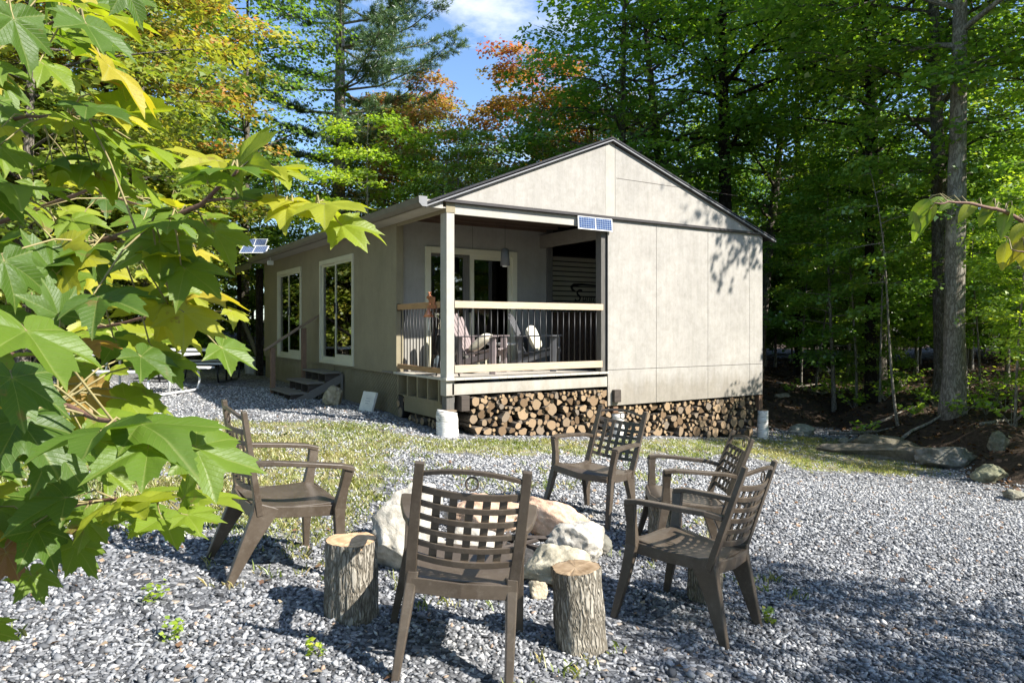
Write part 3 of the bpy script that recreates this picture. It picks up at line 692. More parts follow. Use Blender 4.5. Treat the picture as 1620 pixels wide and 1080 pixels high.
tree('mid', 10.6, 13.4, 'young_maple', 'young maple with pale yellow green leaves right of the double trunk', scale=.82, colr=(1.5,1.45,1.0))
tree('mid', 7.9, 17.6, 'young_maple', 'young dark leafed maple beside the right corner of the cabin', scale=.75, colr=(.8,1,.8))
tree('mid', 11.0, 17.4, 'young_maple', 'young green maple filling the gap left of the double trunk', scale=.8, colr=(1,1.15,.85))
tree('mid', 13.6, 16.4, 'young_maple', 'young green maple at the right edge behind the rocks', scale=.8, colr=(1.1,1.2,.9))
tree('mid', 8.25, 10.6, 'young_maple', 'sunlit yellow green maple spray at the right edge of the view', scale=.55, colr=(1.5,1.4,1.0))
tree('low', 9.9, 12.7, 'understory_shrub', 'low bright leafed shrub right of the pale trunk', scale=.62, colr=(1.5,1.5,1), cat='shrub')
tree('low', 8.9, 17.5, 'understory_shrub', 'low green shrub left of the crooked sapling', scale=.55, cat='shrub')
tree('low', 12.2, 15.2, 'understory_shrub', 'green shrub hanging over the rocks at the right edge', scale=.75, colr=(1.1,1.25,.9), cat='shrub')
for i, (X, D, s, k) in enumerate(((6.4,29,.72,'tall1'),(9.5,31,.75,'tall2'),(14.2,29,.72,'tall1'),(18.5,27,.8,'tall2'),(20,21,.9,'tall1'),(12,35,.7,'tall2'))):
    tree(k, X, D, 'forest_tree', 'tree deep in the shaded woods right of the cabin', 'trees deep in the woods', scale=s)
for i, (X, D, s) in enumerate(((9.5,27,.9),(11.5,24,.95),(13.8,24.5,.9),(16,25,1.),(8.6,29,1.),(18,29,1.1),(14.5,21,.85),(19.5,25,1.),(17,19.5,.95),(10.3,22,.8),(12.6,30,1.1),(15.5,30,1.1))):
    tree('mid', X, D, 'forest_tree', 'young tree filling the shade between the trunks right of the cabin', 'young trees between the trunks', scale=s, colr=(.75,.9,.7))
for (px, D, h, lab, lx, ly) in ((1290,19.5,1.0,'thin curved sapling nearest the cabin corner', 4, -3), (1355,17.2,1.0,'straight pale sapling right of the thin curved one', 0, 2),
        (1392,16.6,.85,'very thin sapling between the straight one and the crooked one', 2, 0), (1420,14.6,.9,'crooked pale sapling leaning right in front of the double trunk', -1, 10),
        (1550,15.6,.8,'thin sapling just right of the large pale trunk', 2, 2), (1606,12.3,.75,'thin leafy sapling at the right edge above the rocks', 0, -2), (1268,21,.9,'faint thin sapling deep in shade beside the cabin wall', 1, 1)):
    X = (px-810)/1135.*D; tree('sapling', X, D, 'sapling', lab, scale=h*1.0, colr=(.95,1.05,.8), lean=(R(lx*.6), R(ly)), cat='sapling', sz=1.1)
for i in range(22):
    D = 27+3.5*(i%3)+rnd.uniform(-1,1); tree('low', (.30+.47*i/21)*D, D, 'understory_shrub', 'dense understory shrub closing the view between the trunks', 'shrubs deep in the woods', scale=rnd.uniform(1.0,1.5), colr=(.55,.7,.5), cat='shrub')
# woods around the rest of the clearing (seen in the panes, and shading the yard)
for (X, D, k, s) in ((-15,5,'tall1',.9),(-17,10,'tall2',1),(-13,0,'tall2',.85),(-18,17,'tall1',1),(-12,-7,'tall1',.8),(-16,22,'tall2',1),(-5,-13,'tall2',.8),(2,-15,'tall1',.8),(-19,2,'tall3',1),(-13,28,'tall1',1.),(-20,26,'tall3',1.),(-6,38,'tall3',.7),(9.5,-19,'tall1',.85),(5.5,-22,'tall2',.95),(13,-17,'tall2',.8),(-1,-18,'tall1',.8),(17,-13,'tall1',.8),(24,-5,'tall2',1),(27,-1,'tall1',1),(22,-10,'tall1',.95),(29,-7,'tall3',1),(26,4,'tall2',1),(20,-14,'tall2',.9),(24,-8,'yellow',1),(27,2,'orange',1),(23,-3,'mid',1.15),(25.5,0,'bright',1.1),(28,-4,'yellow',.9),(24,4,'mid',1.2),(30,0,'bright',1.4),(26,-6,'mid',1.2),(29,5,'bright',1.3),(21.5,-7,'mid',1.1),(31,-5,'bright',1.4),(22.5,1,'mid',1.1),(-16,19.5,'bright',1.5),(-14,23,'bright',1.4),(-12.5,21,'bright',1.2),(-14.5,19,'yellow',.9)):
    tree(k, X, D, 'clearing_tree', 'tree standing on the far side of the clearing, outside the picture', 'trees around the clearing', scale=s, colr=(1.15,1.15,.9))
for (X, D, k, s) in ((21,2,'tall1',.75),(12.5,8.8,'mid',.6)):
    tree(k, X, D, 'forest_edge_tree', 'tree on the bank beyond the right edge of the picture', 'trees on the bank beyond the frame', scale=s)
tree('tall3', 9.6, 11.8, 'forest_edge_tree', 'maple overhanging the gravel beyond the right edge, shading the gable corner', scale=.72, sz=1.62, rz=.7)
for X_, D_ in ((10.5, 10.8),): tree('sapling', X_, D_, 'forest_edge_tree', 'sapling beyond the right edge shading the lower wall corner', scale=.95, rz=.4)
tree('mid', 8.6, .7, 'forest_edge_tree', 'maple right of the path whose shade falls on the front gravel', scale=.85)
tree('mid', 9.8, -2.2, 'forest_edge_tree', 'second maple right of the path whose shade falls on the front gravel', scale=.98)

# the white pine: whorled limbs carrying plumes of needles
def pine(X, D, H, seed=5):
    r = random.Random(seed); q = np.random.RandomState(seed); x, y = W(X, D)
    t = thing('white_pine', 'tall white pine with bare lower trunk behind the cabin roof', 'tree', (x, y, gnear(x, y)))
    wb = MB(); ts = [0, .02, .1, .25, .4, .55, .7, .85, 1]
    tr = lambda f: Vector((.25*math.sin(f*3), .15*math.sin(f*4), H*f))
    wb.tube([tr(f) for f in ts], [.30*(1.2 if f == 0 else 1-.85*f) for f in ts], 12, jit=.08)
    P, A = [], []
    z = 7.2; k = 0
    while z < H*.98:
        for i in range(r.choice((4, 5, 6))):
            a = r.uniform(0, 6.28) if i else 5.6 - math.atan2(SA, CA)+r.uniform(-.4,.4)
            f = (z-7)/(H-7); L = (4.1*(1-f)**.55+.4)*r.uniform(.65, 1.1); p0 = tr(z/H)
            if z < 9 : L *= .7
            d = Vector((math.cos(a), math.sin(a), .12)); side = Vector((-math.sin(a), math.cos(a), 0))
            pts = [p0+d*L*u+Vector((0,0,.25*u*u*L*.5-.08*L*math.sin(u*3))) for u in (0, .35, .7, 1)]
            wb.tube(pts, [.05, .035, .022, .006], 5, cap=False)
            for s in range(int(L*13)):
                u = r.uniform(.28, 1.0); b = p0+d*L*u+Vector((0,0,.25*u*u*L*.5-.08*L*math.sin(u*3)))
                sd = 1 if s % 2 else -1; sl = (1.1-u*.6)*r.uniform(.3, .9)*min(1, L/2)
                e = b+(side*sd+d*.7).normalized()*sl+Vector((0,0,r.uniform(0, .22)*sl))
                if s % 3 == 0: wb.tube([b, e], [.012, .004], 3, cap=False)
                for w in np.linspace(.25, 1, max(2, int(sl/.14))):
                    P.append(tuple(b.lerp(e, w))); A.append(tuple((e-b).normalized()))
        z += r.uniform(.5, .8); k += 1
    for i in range(9):      # dead stubs on the bare lower trunk
        z = r.uniform(3, 7.5); a = r.uniform(0, 6.28); p0 = tr(z/H); L = r.uniform(.3, 1.3)
        wb.tube([p0, p0+Vector((math.cos(a)*L, math.sin(a)*L, L*r.uniform(-.1, .5)))], [.03, .008], 4)
    me = bpy.data.meshes.new('trunk'); me.from_pydata(wb.v, [], wb.f); link_mesh('trunk', me, M['barkpale'], t, True)
    P = np.array(P); A = np.array(A); nb = 22; n = len(P)*nb
    B = np.repeat(P, nb, 0)+q.normal(0, .03, (n, 3)); d = np.repeat(A, nb, 0)*.75+q.normal(0, .6, (n, 3))+[0, 0, .3]
    d /= np.linalg.norm(d, axis=1)[:, None]; w = np.cross(d, q.normal(0, 1, (n, 3))); w /= np.linalg.norm(w, axis=1)[:, None]
    L = (.13*q.uniform(.7, 1.25, n))[:, None]; V = np.stack([B-w*.009, B+w*.009, B+d*L], 1).reshape(-1, 3)
    tv = np.repeat(np.repeat(q.normal(.5, .15, len(P)), nb)+q.normal(0, .12, n), 3)
    o = link_mesh('crown', np_mesh('crown', V, np.arange(n*3).reshape(n, 3), {'tint': np.clip(tv, 0, 1)}), M['needle'], t)
    return t
pine(-5.95, 24.0, 18.5)

# ------------------------------------------------------------------ the cabin (Empty at its porch corner)
cabin = thing('cabin', 'beige plywood cabin with dark gable roof and corner porch raised over stacked firewood', 'cabin')
Z_W = 3.25
def wallpanels(mb, x0, x1, z0, z1, y, th, vs, hs, gap=.004):
    """flat boards side by side with hairline joints; vs, hs: positions of the joints"""
    xs = [x0]+[v for v in vs if x0 < v < x1]+[x1]; zs = [z0]+[h for h in hs if z0 < h < z1]+[z1]
    for i in range(len(xs)-1):
        for j in range(len(zs)-1):
            mb.box(xs[i]+(gap if i else 0), xs[i+1]-(gap if i < len(xs)-2 else 0), y, y+th, zs[j]+(gap if j else 0), zs[j+1]-(gap if j < len(zs)-2 else 0))
fw = MB(); wallpanels(fw, 2.895, 6.66, .245, 3.235, -.012, .022, [3.95, 5.19, 6.30], [.82])
fw.build('front_wall', M['front'], cabin)
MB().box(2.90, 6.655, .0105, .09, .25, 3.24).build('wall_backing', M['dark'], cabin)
# gable with its vertical batten
gb = MB(); AX, AZ = 2.947, 4.475
gb.prism([(-.08, 3.285), (2.84, 3.285), (2.84, AZ-.107*.4135-.02), (-.08, 3.285+.01)], -.02, .03)
gb.prism([(3.04, 3.285), (6.69, 3.285), (6.69, 3.29), (3.04, AZ-.093*.3366-.015)], -.02, .03)
gb.build('gable', M['front'], cabin)
gt = MB(); gt.prism([(2.845, 3.285), (3.035, 3.285), (3.035, AZ-.03), (AX, AZ), (2.845, AZ-.05)], -.018, .028)
gt.build('gable_batten', M['trimpaint'], cabin)
dl = MB(); dl.box(3.06, 6.0, -.0225, -.0202, 3.905, 3.911)
dl.build('gable_seam', M['timber'], cabin)
dr = MB(); dr.box(-.12, 6.72, -.06, .03, 3.238, 3.262); dr.box(-.12, 6.72, -.04, .03, 3.2655, 3.282)
dr.build('drip_strip', M['drip'], cabin)
# side wall on the long left side with two tall openings
OPEN = [(3.664, 5.63), (6.979, 8.964)]
sw = MB(); T = .12; zb, zt = .757, 3.30; WZ0, WZ1 = .79, 2.85
for (a, b) in ((1.735, 3.664), (5.63, 6.979), (8.964, 10.36)): sw.box(0, T, a, b, zb, zt)
for a, b in OPEN: sw.box(0, T, a, b, zb, WZ0); sw.box(0, T, a, b, WZ1, zt)
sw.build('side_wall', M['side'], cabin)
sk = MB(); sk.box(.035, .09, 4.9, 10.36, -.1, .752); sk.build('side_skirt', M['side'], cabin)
sk = MB(); sk.box(.10, .12, 1.735, 4.9, -.1, .752); sk.build('skirt_backing', M['timber'], cabin)
la = MB(); s = .075
for k in np.arange(-.95, 3.3, s):
    for sg in (1, -1):
        y0, z0, y1, z1 = 1.74+k, -.05, 1.74+k+.80, .75
        if sg < 0: z0, z1 = z1, z0
        # clip to the skirt
        def cl(ya, za, yb, zb_):
            lo, hi = 1.74, 4.88
            if ya < lo: za += (lo-ya)*(zb_-za)/(yb-ya); ya = lo
            if yb > hi: zb_ -= (yb-hi)*(zb_-za)/(yb-ya); yb = hi
            return ya, za, yb, zb_
        if y1 <= 1.80 or y0 >= 4.8: continue
        y0, z0, y1, z1 = cl(y0, z0, y1, z1)
        xx = .045 if sg > 0 else .058
        la.beam((xx, y0, z0), (xx, y1, z1), .010, .030, up=(0, 1, 0))
la.build('lattice_skirt', M['side'], cabin)
for k, (a, b) in enumerate(OPEN):
    f = MB(); w = .058
    f.box(-.03, .05, a, a+w, WZ0, WZ1); f.box(-.03, .05, b-w, b, WZ0, WZ1)
    f.box(-.03, .05, a+w, b-w, WZ1-.085, WZ1); f.box(-.03, .05, a+w, b-w, WZ0, WZ0+.06)
    fr = f.build('sliding_window', M['cream'], cabin, bevel=.004)
    mid = (a+b)/2
    s1 = MB()   # fixed far sash with blinds, near sash that mirrors the trees
    for (c, d, xo) in ((a+w, mid+.04, -.012), (mid-.04, b-w, .022)):
        s1.box(xo, xo+.03, c, c+.05, WZ0+.06, WZ1-.085); s1.box(xo, xo+.03, d-.05, d, WZ0+.06, WZ1-.085)
        s1.box(xo, xo+.03, c+.05, d-.05, WZ1-.135, WZ1-.085)
        s1.box(xo, xo+.03, c+.05, d-.05, WZ0+.06, WZ0+.06+(.14 if c < mid-.1 else .07))
    s1.build('sash', M['cream'], fr)
    MB().box(0.0, .006, a+w+.05, mid-.012, WZ0+.19, WZ1-.135).build('pane', M['glass'], fr)
    MB().box(.034, .040, mid+.012, b-w-.05, WZ0+.12, WZ1-.135).build('pane', M['glass'], fr)
    MB().box(-.04, -.0125, mid+.012-.012, mid+.012+.012, 1.78, 1.98).build('handle', M['black'], fr)
    bl = MB(); yy = mid+.02
    while yy < b-w-.04: bl.beam((.10, yy, WZ0+.06), (.10, yy, WZ1-.09), .006, .085, up=(.25, 1, 0)); yy += .082
    bl.build('blind', M['curtain'], fr)
# recessed porch: back wall with sliding door, ceiling, beams, posts, deck, railings
PB = 1.785
bw = MB(); d0, d1, dz = .522, 2.306, 2.83
bw.box(.1215, d0, PB, PB+.1, .795, 3.29); bw.box(d1, 2.95, PB, PB+.1, .795, 3.29); bw.box(d0, d1, PB, PB+.1, dz, 3.29)
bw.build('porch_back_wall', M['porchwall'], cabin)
MB().box(1.412, 1.418, PB-.002, PB, 2.84, 3.28).build('wall_seam', M['timber'], cabin)
pd = MB(); w = .10; yA, yB = PB-.03, PB+.06
pd.box(d0, d0+w, yA, yB, .80, dz); pd.box(d1-w, d1, yA, yB, .80, dz); pd.box(d0+w, d1-w, yA, yB, dz-w, dz); pd.box(d0+w, d1-w, yA, yB, .80, .86)
door = pd.build('sliding_door', M['cream'], cabin, bevel=.004)
ss = MB(); mid = 1.40
ss.box(mid-.035, mid+.035, yA+.01, yB, .86, dz-w); ss.box(d1-w-.07, d1-w, yA+.025, yB, .86, dz-w); ss.box(mid+.035, d1-w-.07, yA+.025, yB, dz-w-.07, dz-w); ss.box(mid+.035, d1-w-.07, yA+.025, yB, .86, .96)
ss.build('sash', M['cream'], door)
sc_ = MB(); sc_.box(1.24, mid-.035, yA+.04, yB, .86, dz-w); sc_.box(d0+w, 1.24, yA+.04, yB, dz-w-.05, dz-w); sc_.build('screen_frame', M['greywood_z'], door)
MB().box(d0+w, 1.24, yA+.05, yA+.056, .86, dz-w-.05).build('pane', M['glass'], door)
MB().box(mid+.035, d1-w-.07, yA+.05, yA+.056, .96, dz-w-.07).build('pane', M['glass'], door)
MB().box(1.33, 1.36, yA-.03, yA+.0098, 1.75, 1.95).build('handle', M['black'], door)
cl_ = MB(); cl_.box(.02, 2.95, .0, PB, 3.30, 3.34)
for k in range(5): cl_.box(.14, 2.86, .22+k*.36, .26+k*.36, 3.21, 3.298)
cl_.build('porch_ceiling', M['ceilwood'], cabin)
MB().box(.128, 2.893, .002, .045, 3.085, 3.234).build('porch_beam', M['trimpaint'], cabin, bevel=.003)
MB().box(.005, .045, .195, 1.733, 3.11, 3.295).build('porch_beam', M['side'], cabin, bevel=.003)
MB().box(2.80, 2.88, .17, PB-.002, 2.93, 3.16).build('porch_beam', M['greywood'], cabin, bevel=.003)
MB().box(.004, .126, .0, .19, .545, 3.10).build('corner_post', M['trimpaint'], cabin, bevel=.004)
MB().box(-.006, .134, -.008, .198, 3.1005, 3.236).build('post_cap', M['side'], cabin)
MB().box(.02, .145, .03, .17, .34, .5445).build('post_foot', M['greywood_z'], cabin)
MB().box(2.79, 2.892, .03, .165, .80, 3.082).build('jamb_post', M['greywood_z'], cabin)
MB().box(2.955, 3.08, PB-.02, PB+.10, .80, 3.29).build('inner_post', M['greywood_z'], cabin)
dk = MB(); x = -.03; k = 0
while x < 2.86:
    dk.box(x, min(2.885, x+.138), -.055, PB-.004, .765, .795); x += .143
dk.build('deck', M['deckwood'], cabin)
MB().box(-.02, 3.6, PB+.101, 2.3, .765, .793).build('inner_floor', M['greywood'], cabin)
rf = MB(); rf.box(.0, 2.888, .0, .045, .555, .715); rf.box(-.004, .09, -.008, -.001, .552, .80)
rf.build('rim_board', M['trimpaint'], cabin, bevel=.003)
cb = MB(); cb.box(.02, .30, .22, 1.72, .42, .45); cb.box(.24, .27, .22, 1.72, .451, .764)
for k in range(5): cb.box(.012, .24, .24+k*.36, .28+k*.36, .451, .764)
cb.build('joist_ends', M['side'], cabin)
MB().box(.03, .06, .20, 1.5, .20, .418).build('side_rim_board', M['side'], cabin)
MB().box(.02, .14, 1.52, 1.70, .10, .44).build('stub_post', M['black'], cabin)
for (a, b) in ((.20, .33), (2.98, 3.12)):
    MB().box(a, b, -.075, 1.6, .33 if a < 1 else .30, .545 if a < 1 else .50).build('foundation_beam', M['timber'], cabin, bevel=.006)
# railings
rl = MB(); rl.box(.128, 2.80, -.012, .028, 1.775, 1.873); rail = rl.build('front_railing', M['lumber'], cabin, bevel=.004)
MB().box(.128, 2.785, -.012, .028, .866, .972).build('bottom_rail', M['lumber'], rail, bevel=.004)
x = .205
while x < 2.76:
    MB().tube([(x, .036, .93), (x, .036, 1.80)], .0085, 8).build('baluster', M['black'], rail, True); x += .108
rl = MB(); rl.box(.0, .038, .2, 1.70, 1.78, 1.868); rail = rl.build('side_railing', M['lumber_y'], cabin, bevel=.004)
MB().box(.0, .038, .2, 1.70, .85, .925).build('bottom_rail', M['lumber_y'], rail, bevel=.004)
y = .30
while y < 1.68:
    MB().tube([(.046, y, .90), (.046, y, 1.80)], .0085, 8).build('baluster', M['black'], rail, True); y += .112
MB().box(.006, .06, 1.70, 1.733, 1.765, 1.88).build('rail_bracket', M['black'], cabin)
# roof
LX, LZ, RX, RZ = -.36, 3.175, 6.98, 3.155
RY0, RY1 = -.075, 13.1
ro = MB()
ro.prism([(LX, LZ), (AX, AZ+.05), (RX, RZ), (RX, RZ+.025), (AX, AZ+.078), (LX, LZ+.025)][::-1], RY0, RY1)
ro.build('roof', M['roof'], cabin)
fa = MB()
fa.prism([(LX+.02, LZ-.035), (AX, AZ+.012), (AX, AZ+.032), (LX+.02, LZ-.015)], RY0-.004, RY0+.03)
fa.prism([(AX, AZ+.012), (RX-.01, RZ-.035), (RX-.01, RZ-.015), (AX, AZ+.032)], RY0-.004, RY0+.03)
fa.build('rake_trim', M['gutter'], cabin)
rk = MB()
rk.prism([(LX+.02, LZ-.048), (AX, AZ+.000), (AX, AZ+.010), (LX+.02, LZ-.037)], RY0+.01, RY0+.055)
rk.prism([(AX, AZ+.000), (RX-.03, RZ-.048), (RX-.03, RZ-.037), (AX, AZ+.010)], RY0+.01, RY0+.055)
rk.build('rake_dark_trim', M['drip'], cabin)  # narrow dark strip below the grey rake trim
gu = MB(); P = [(-.45, 3.27), (-.445, 3.19), (-.40, 3.145), (-.335, 3.145), (-.335, 3.27), (-.345, 3.27), (-.345, 3.155), (-.395, 3.155), (-.435, 3.195), (-.44, 3.27)]
gu.prism(P, RY0, 10.2); gu.build('gutter', M['gutterdk'], cabin)
MB().prism([(-.455, 3.275), (-.45, 3.185), (-.403, 3.138), (-.33, 3.138), (-.33, 3.275)], RY0-.006, RY0-.001).build('gutter_end', M['gutter'], cabin)
sf = MB(); sf.box(-.33, -.002, .0, 10.35, 3.155, 3.17); sf.box(-.33, -.06, RY0+.06, -.001, 3.145, 3.25); sf.build('soffit', M['trimpaint'], cabin)
MB().box(-.345, -.325, 10.3, 13.1, 3.02, 3.17).build('fascia', M['greywood'], cabin)
# the other walls, the rear porch
ow = MB(); ow.box(6.60, 6.66, .0905, 10.3, .245, 3.15); ow.box(.12, 6.60, 10.30, 10.36, -.1, 3.25)
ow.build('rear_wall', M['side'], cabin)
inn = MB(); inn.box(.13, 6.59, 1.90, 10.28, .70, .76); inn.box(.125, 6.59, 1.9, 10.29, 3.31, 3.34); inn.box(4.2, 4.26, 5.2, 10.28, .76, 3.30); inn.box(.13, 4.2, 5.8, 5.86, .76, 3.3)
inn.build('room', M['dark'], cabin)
bp_ = MB()
for (x, y, w_, z0) in ((-.12, 10.62, .16, .2), (-.12, 13.0, .10, .2), (6.4, 13.0, .1, -.4)): bp_.box(x, x+w_, y, y+w_, z0-.3, 3.05)
bp_.build('rear_porch_post', M['barkdark'], cabin)
br_ = MB(); br_.beam((-.05, 13.1, 1.95), (-.05, 10.66, .62), .05, .14); br_.build('diagonal_brace', M['greywood'], cabin)
MB().box(3.085, 5.4, 2.33, 2.36, .795, 1.80).build('woven_screen', M['screen'], cabin)
# inner walls that close the covered bay off from the sun
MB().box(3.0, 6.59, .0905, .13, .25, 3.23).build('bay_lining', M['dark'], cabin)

# camper parked in the covered bay
cx0, cy0 = 3.25, 2.42
cp = thing('camper', 'cream ribbed camper parked in the dark bay behind the porch', 'camper', (cx0, cy0, -.35))
rb = MB(); z = 1.9
rb.box(0, 3.1, .012, 3.2, 1.1, 3.2)
while z < 3.18:
    rb.prism([(0, z), (3.1, z), (3.1, z+.072), (0, z+.072)], -.012, .011); rb.box(0, 3.1, .004, .011, z+.0722, z+.096, 1); z += .0965  # dark strips in the grooves put the shade between the ribs into colour
rb.build('body', [M['camper'], M['timber']], cp)
for y in (.9, 2.1): MB().tube([(.05, y, .33), (.28, y, .33)], .33, 24).build('wheel', M['black'], cp, True)
sw_ = MB(); pts = [(.84, -.018, 2.56), (.76, -.018, 2.60), (.74, -.018, 2.65), (.80, -.018, 2.69), (1.0, -.018, 2.705), (1.4, -.018, 2.69), (1.8, -.018, 2.65)]
sw_.strip(pts, .004, [.02, .05, .07, .06, .045, .03, .008], side=(0, 1, 0)); sw_.build('swoosh', M['decal'], cp)
def text_mesh(name, body, size, loc, rot, mat, parent, shear=0, ext=.002):
    c = bpy.data.curves.new(name, 'FONT'); c.body = body; c.size = size; c.extrude = ext; c.shear = shear
    o = bpy.data.objects.new(name, c); col.objects.link(o); dg = bpy.context.evaluated_depsgraph_get()
    me = bpy.data.meshes.new_from_object(o.evaluated_get(dg)); bpy.data.objects.remove(o)
    o = link_mesh(name, me, mat, parent); o.location = loc; o.rotation_euler = rot; return o
text_mesh('lettering', 'S', .36, (.80, -.016, 2.36), (R(90), 0, 0), M['decal'], cp, .3)
text_mesh('lettering', 'unn', .21, (1.00, -.016, 2.38), (R(90), 0, 0), M['decal'], cp, .3)

# ------------------------------------------------------------------ firewood under the floor
def log_mesh(k):
    r = random.Random(300+k); n = 14; L = .42; V = []; F = []; mi = []
    split = k % 3 == 2; ring = []
    for i in range(n):
        a = 2*math.pi*i/n; q = 1+r.uniform(-.12, .10)
        if split and math.cos(a) < -.15: q = -.15/math.cos(a)
        if k % 5 == 1: q = min(q, .52/max(.3, math.cos((a % 2.094)-1.047)))
        ring.append((math.cos(a)*q, math.sin(a)*q))
    ys = (0, .004, L-.004, L); sc = (.96, 1, 1.0+r.uniform(-.06, .06), .95)
    for y, s in zip(ys, sc):
        for x, z in ring: V.append((x*s, y, z*s))
    for j in range(3):
        for i in range(n): F.append((j*n+i, j*n+(i+1)%n, (j+1)*n+(i+1)%n, (j+1)*n+i)); mi.append(0)
    F.append(tuple(range(n))); mi.append(1); F.append(tuple(reversed(range(3*n, 4*n)))); mi.append(1)
    me = bpy.data.meshes.new('firewood_log'); me.from_pydata(V, [], F); me.polygons.foreach_set('material_index', mi)
    me.materials.append(M['logbark']); me.materials.append(M['cut']); me.update(); return me
LOGS = [log_mesh(k) for k in range(10)]
def pack(x0, x1, floor, top, rmin, rmax, seed, cand=90):
    """lay round logs one on another from the ground up"""
    r = random.Random(seed); C = []; fails = 0
    while fails < 90:
        q = rmin + (rmax-rmin)*r.random()**2.0
        if fails > 25: q = rmin
        best = None
        for _ in range(cand):
            x = r.uniform(x0+q, x1-q); z = floor(x)+q
            for (cx, cz, cr) in C:
                dx = abs(x-cx)
                if dx < q+cr: z = max(z, cz+math.sqrt((q+cr)**2-dx*dx))
            if z+q <= top(x) and (best is None or z < best[1]): best = (x, z)
        if best is None: fails += 1
        else: C.append((best[0], best[1], q*1.02))
    return C
nlog = 0
ALLC = []
def firewood(C, face, plane, label, group):
    for c in C: ALLC.append((c, face, plane, label, group))
def lay_firewood():
    """the 300 thickest logs each on their own, the thin rest as one heap"""
    global nlog
    ALLC.sort(key=lambda t: -t[0][2]); V, F, MI = [], [], []
    for i, ((a, z, q), face, plane, label, group) in enumerate(ALLC):
        me = LOGS[rnd.randrange(10)]; j = rnd.uniform(-.05, .035); tw = rnd.uniform(0, 6.28)
        sc_ = (q, 1, q*rnd.uniform(.86, 1.0))
        loc, rot = ((a, plane+j, z), (rnd.uniform(-.05,.05), tw, rnd.uniform(-.06,.06))) if face == 'y' else ((plane+j, a, z), (0, tw, R(-90)+rnd.uniform(-.06,.06)))
        if i < 296:
            o = bpy.data.objects.new('firewood_log', me); col.objects.link(o); o.scale = sc_; o.location = loc; o.rotation_euler = rot
            tag(o, label, 'log', group); nlog += 1
        else:
            from mathutils import Euler
            m4 = Matrix.LocRotScale(Vector(loc), Euler(rot), Vector(sc_)); b = len(V)
            V += [tuple(m4 @ v.co) for v in me.vertices]; F += [tuple(k+b for k in p.vertices) for p in me.polygons]; MI += [p.material_index for p in me.polygons]
    if V:
        me = bpy.data.meshes.new('thin_firewood'); me.from_pydata(V, [], F); me.polygons.foreach_set('material_index', MI)
        o = link_mesh('thin_firewood', me, [M['logbark'], M['cutdark']]); tag(o, 'thin round sticks wedged between the firewood logs', 'firewood', kind='stuff')
gx_ = lambda y0: (lambda x: gnear(x, y0)+.0)
firewood(pack(.36, 2.97, gx_(-.02), lambda x: .535 if .42 < x < 2.9 else .33, .026, .098, 1), 'y', -.02, 'firewood log with cut end showing in the stack under the porch deck', 'firewood logs stacked under the porch')
firewood(pack(3.22, 6.5, gx_(.0), lambda x: .235, .028, .098, 2), 'y', .03, 'firewood log with cut end showing in the stack under the windowless front wall', 'firewood logs stacked under the front wall')
firewood(pack(.30, 1.74, lambda a: gnear(.05, a), lambda a: .195 if a < 1.5 else .40, .032, .095, 3), 'x', .05, 'shaded firewood log in the short side stack left of the birch block', 'firewood logs stacked at the side')
lay_firewood()
ld_ = thing('gap_backing', 'dark earth added behind the firewood stacks to darken their gaps', 'backing'); ld_['kind'] = 'structure'
MB().box(.7, 6.58, .62, 1.7, -.9, .20).build('backing', M['dark'], ld_)  # dark block added so the gaps between the logs look deep in shade
def birch(x, y, z1, r_, label):
    b = MB(); z0 = gnear(x, y)-.08; n = 7; o = thing('birch_block', label, 'birch log', (x, y, z0+.08))
    b.tube([(rnd.uniform(-.01,.01), 0, (z1-z0)*k/n-.08) for k in range(n+1)], [r_*(1.08-.08*k/n+rnd.uniform(-.03,.03)) for k in range(n+1)], 18, cap=True, jit=.05)
    b.build('bark', M['birch'], o, True)
    MB().tube([(0, 0, z1-z0-.08+.001), (0, 0, z1-z0-.08+.006)], r_*.96, 18).build('cut_top', M['cut'], o)
birch(-.0, -.02, .345, .145, 'thick white birch block carrying the porch corner post')
birch(3.08, -.03, .12, .10, 'white birch block under the front wall between the two firewood stacks')
birch(6.66, -.02, -.06, .095, 'white birch block at the right end of the firewood under the wall corner')

# ------------------------------------------------------------------ things on and by the cabin
def solar(name, label, loc, rot, w, h):
    o = thing(name, label, 'solar panel', loc); o.rotation_euler = rot; f = .018
    fr = MB(); fr.box(-w/2, w/2, 0, .02, -h/2, h/2); fr.build('frame', M['white'], o, bevel=.002)
    for s in (-1, 1):
        MB().box(min(s*.012, s*(w/2-f)), max(s*.012, s*(w/2-f)), -.004, -.0005, -h/2+f, h/2-f).build('cell_panel', M['solar'], o)
    return o
solar('solar_panel', 'white framed solar panel pair mounted flat on the porch beam', (2.60, -.062, 3.135), (R(-4), 0, 0), .69, .21)
solar('solar_panel', 'upper white framed solar panel standing on the left roof edge', (-.40, 9.60, 3.62), (R(-40), 0, R(-35)), .58, .25)
s_ = solar('solar_panel', 'lower tilted solar panel hanging under the left roof edge', (-.60, 8.8, 3.36), (R(-50), 0, R(-35)), .64, .30)
MB().beam((-.28, .02, -.12), (-.28, .35, .1), .02, .02).beam((.28, .02, -.12), (.28, .35, .1), .02, .02).build('bracket', M['white'], s_)
fl = thing('floodlight', 'small white floodlight under the left roof edge beside the solar panels', 'lamp', (-.30, 8.5, 3.08))
MB().box(-.07, .07, -.03, .03, -.10, 0).build('lamp_head', M['white'], fl, bevel=.01); MB().tube([(0, 0, 0), (0, 0, .09)], .012, 6).build('stem', M['white'], fl)
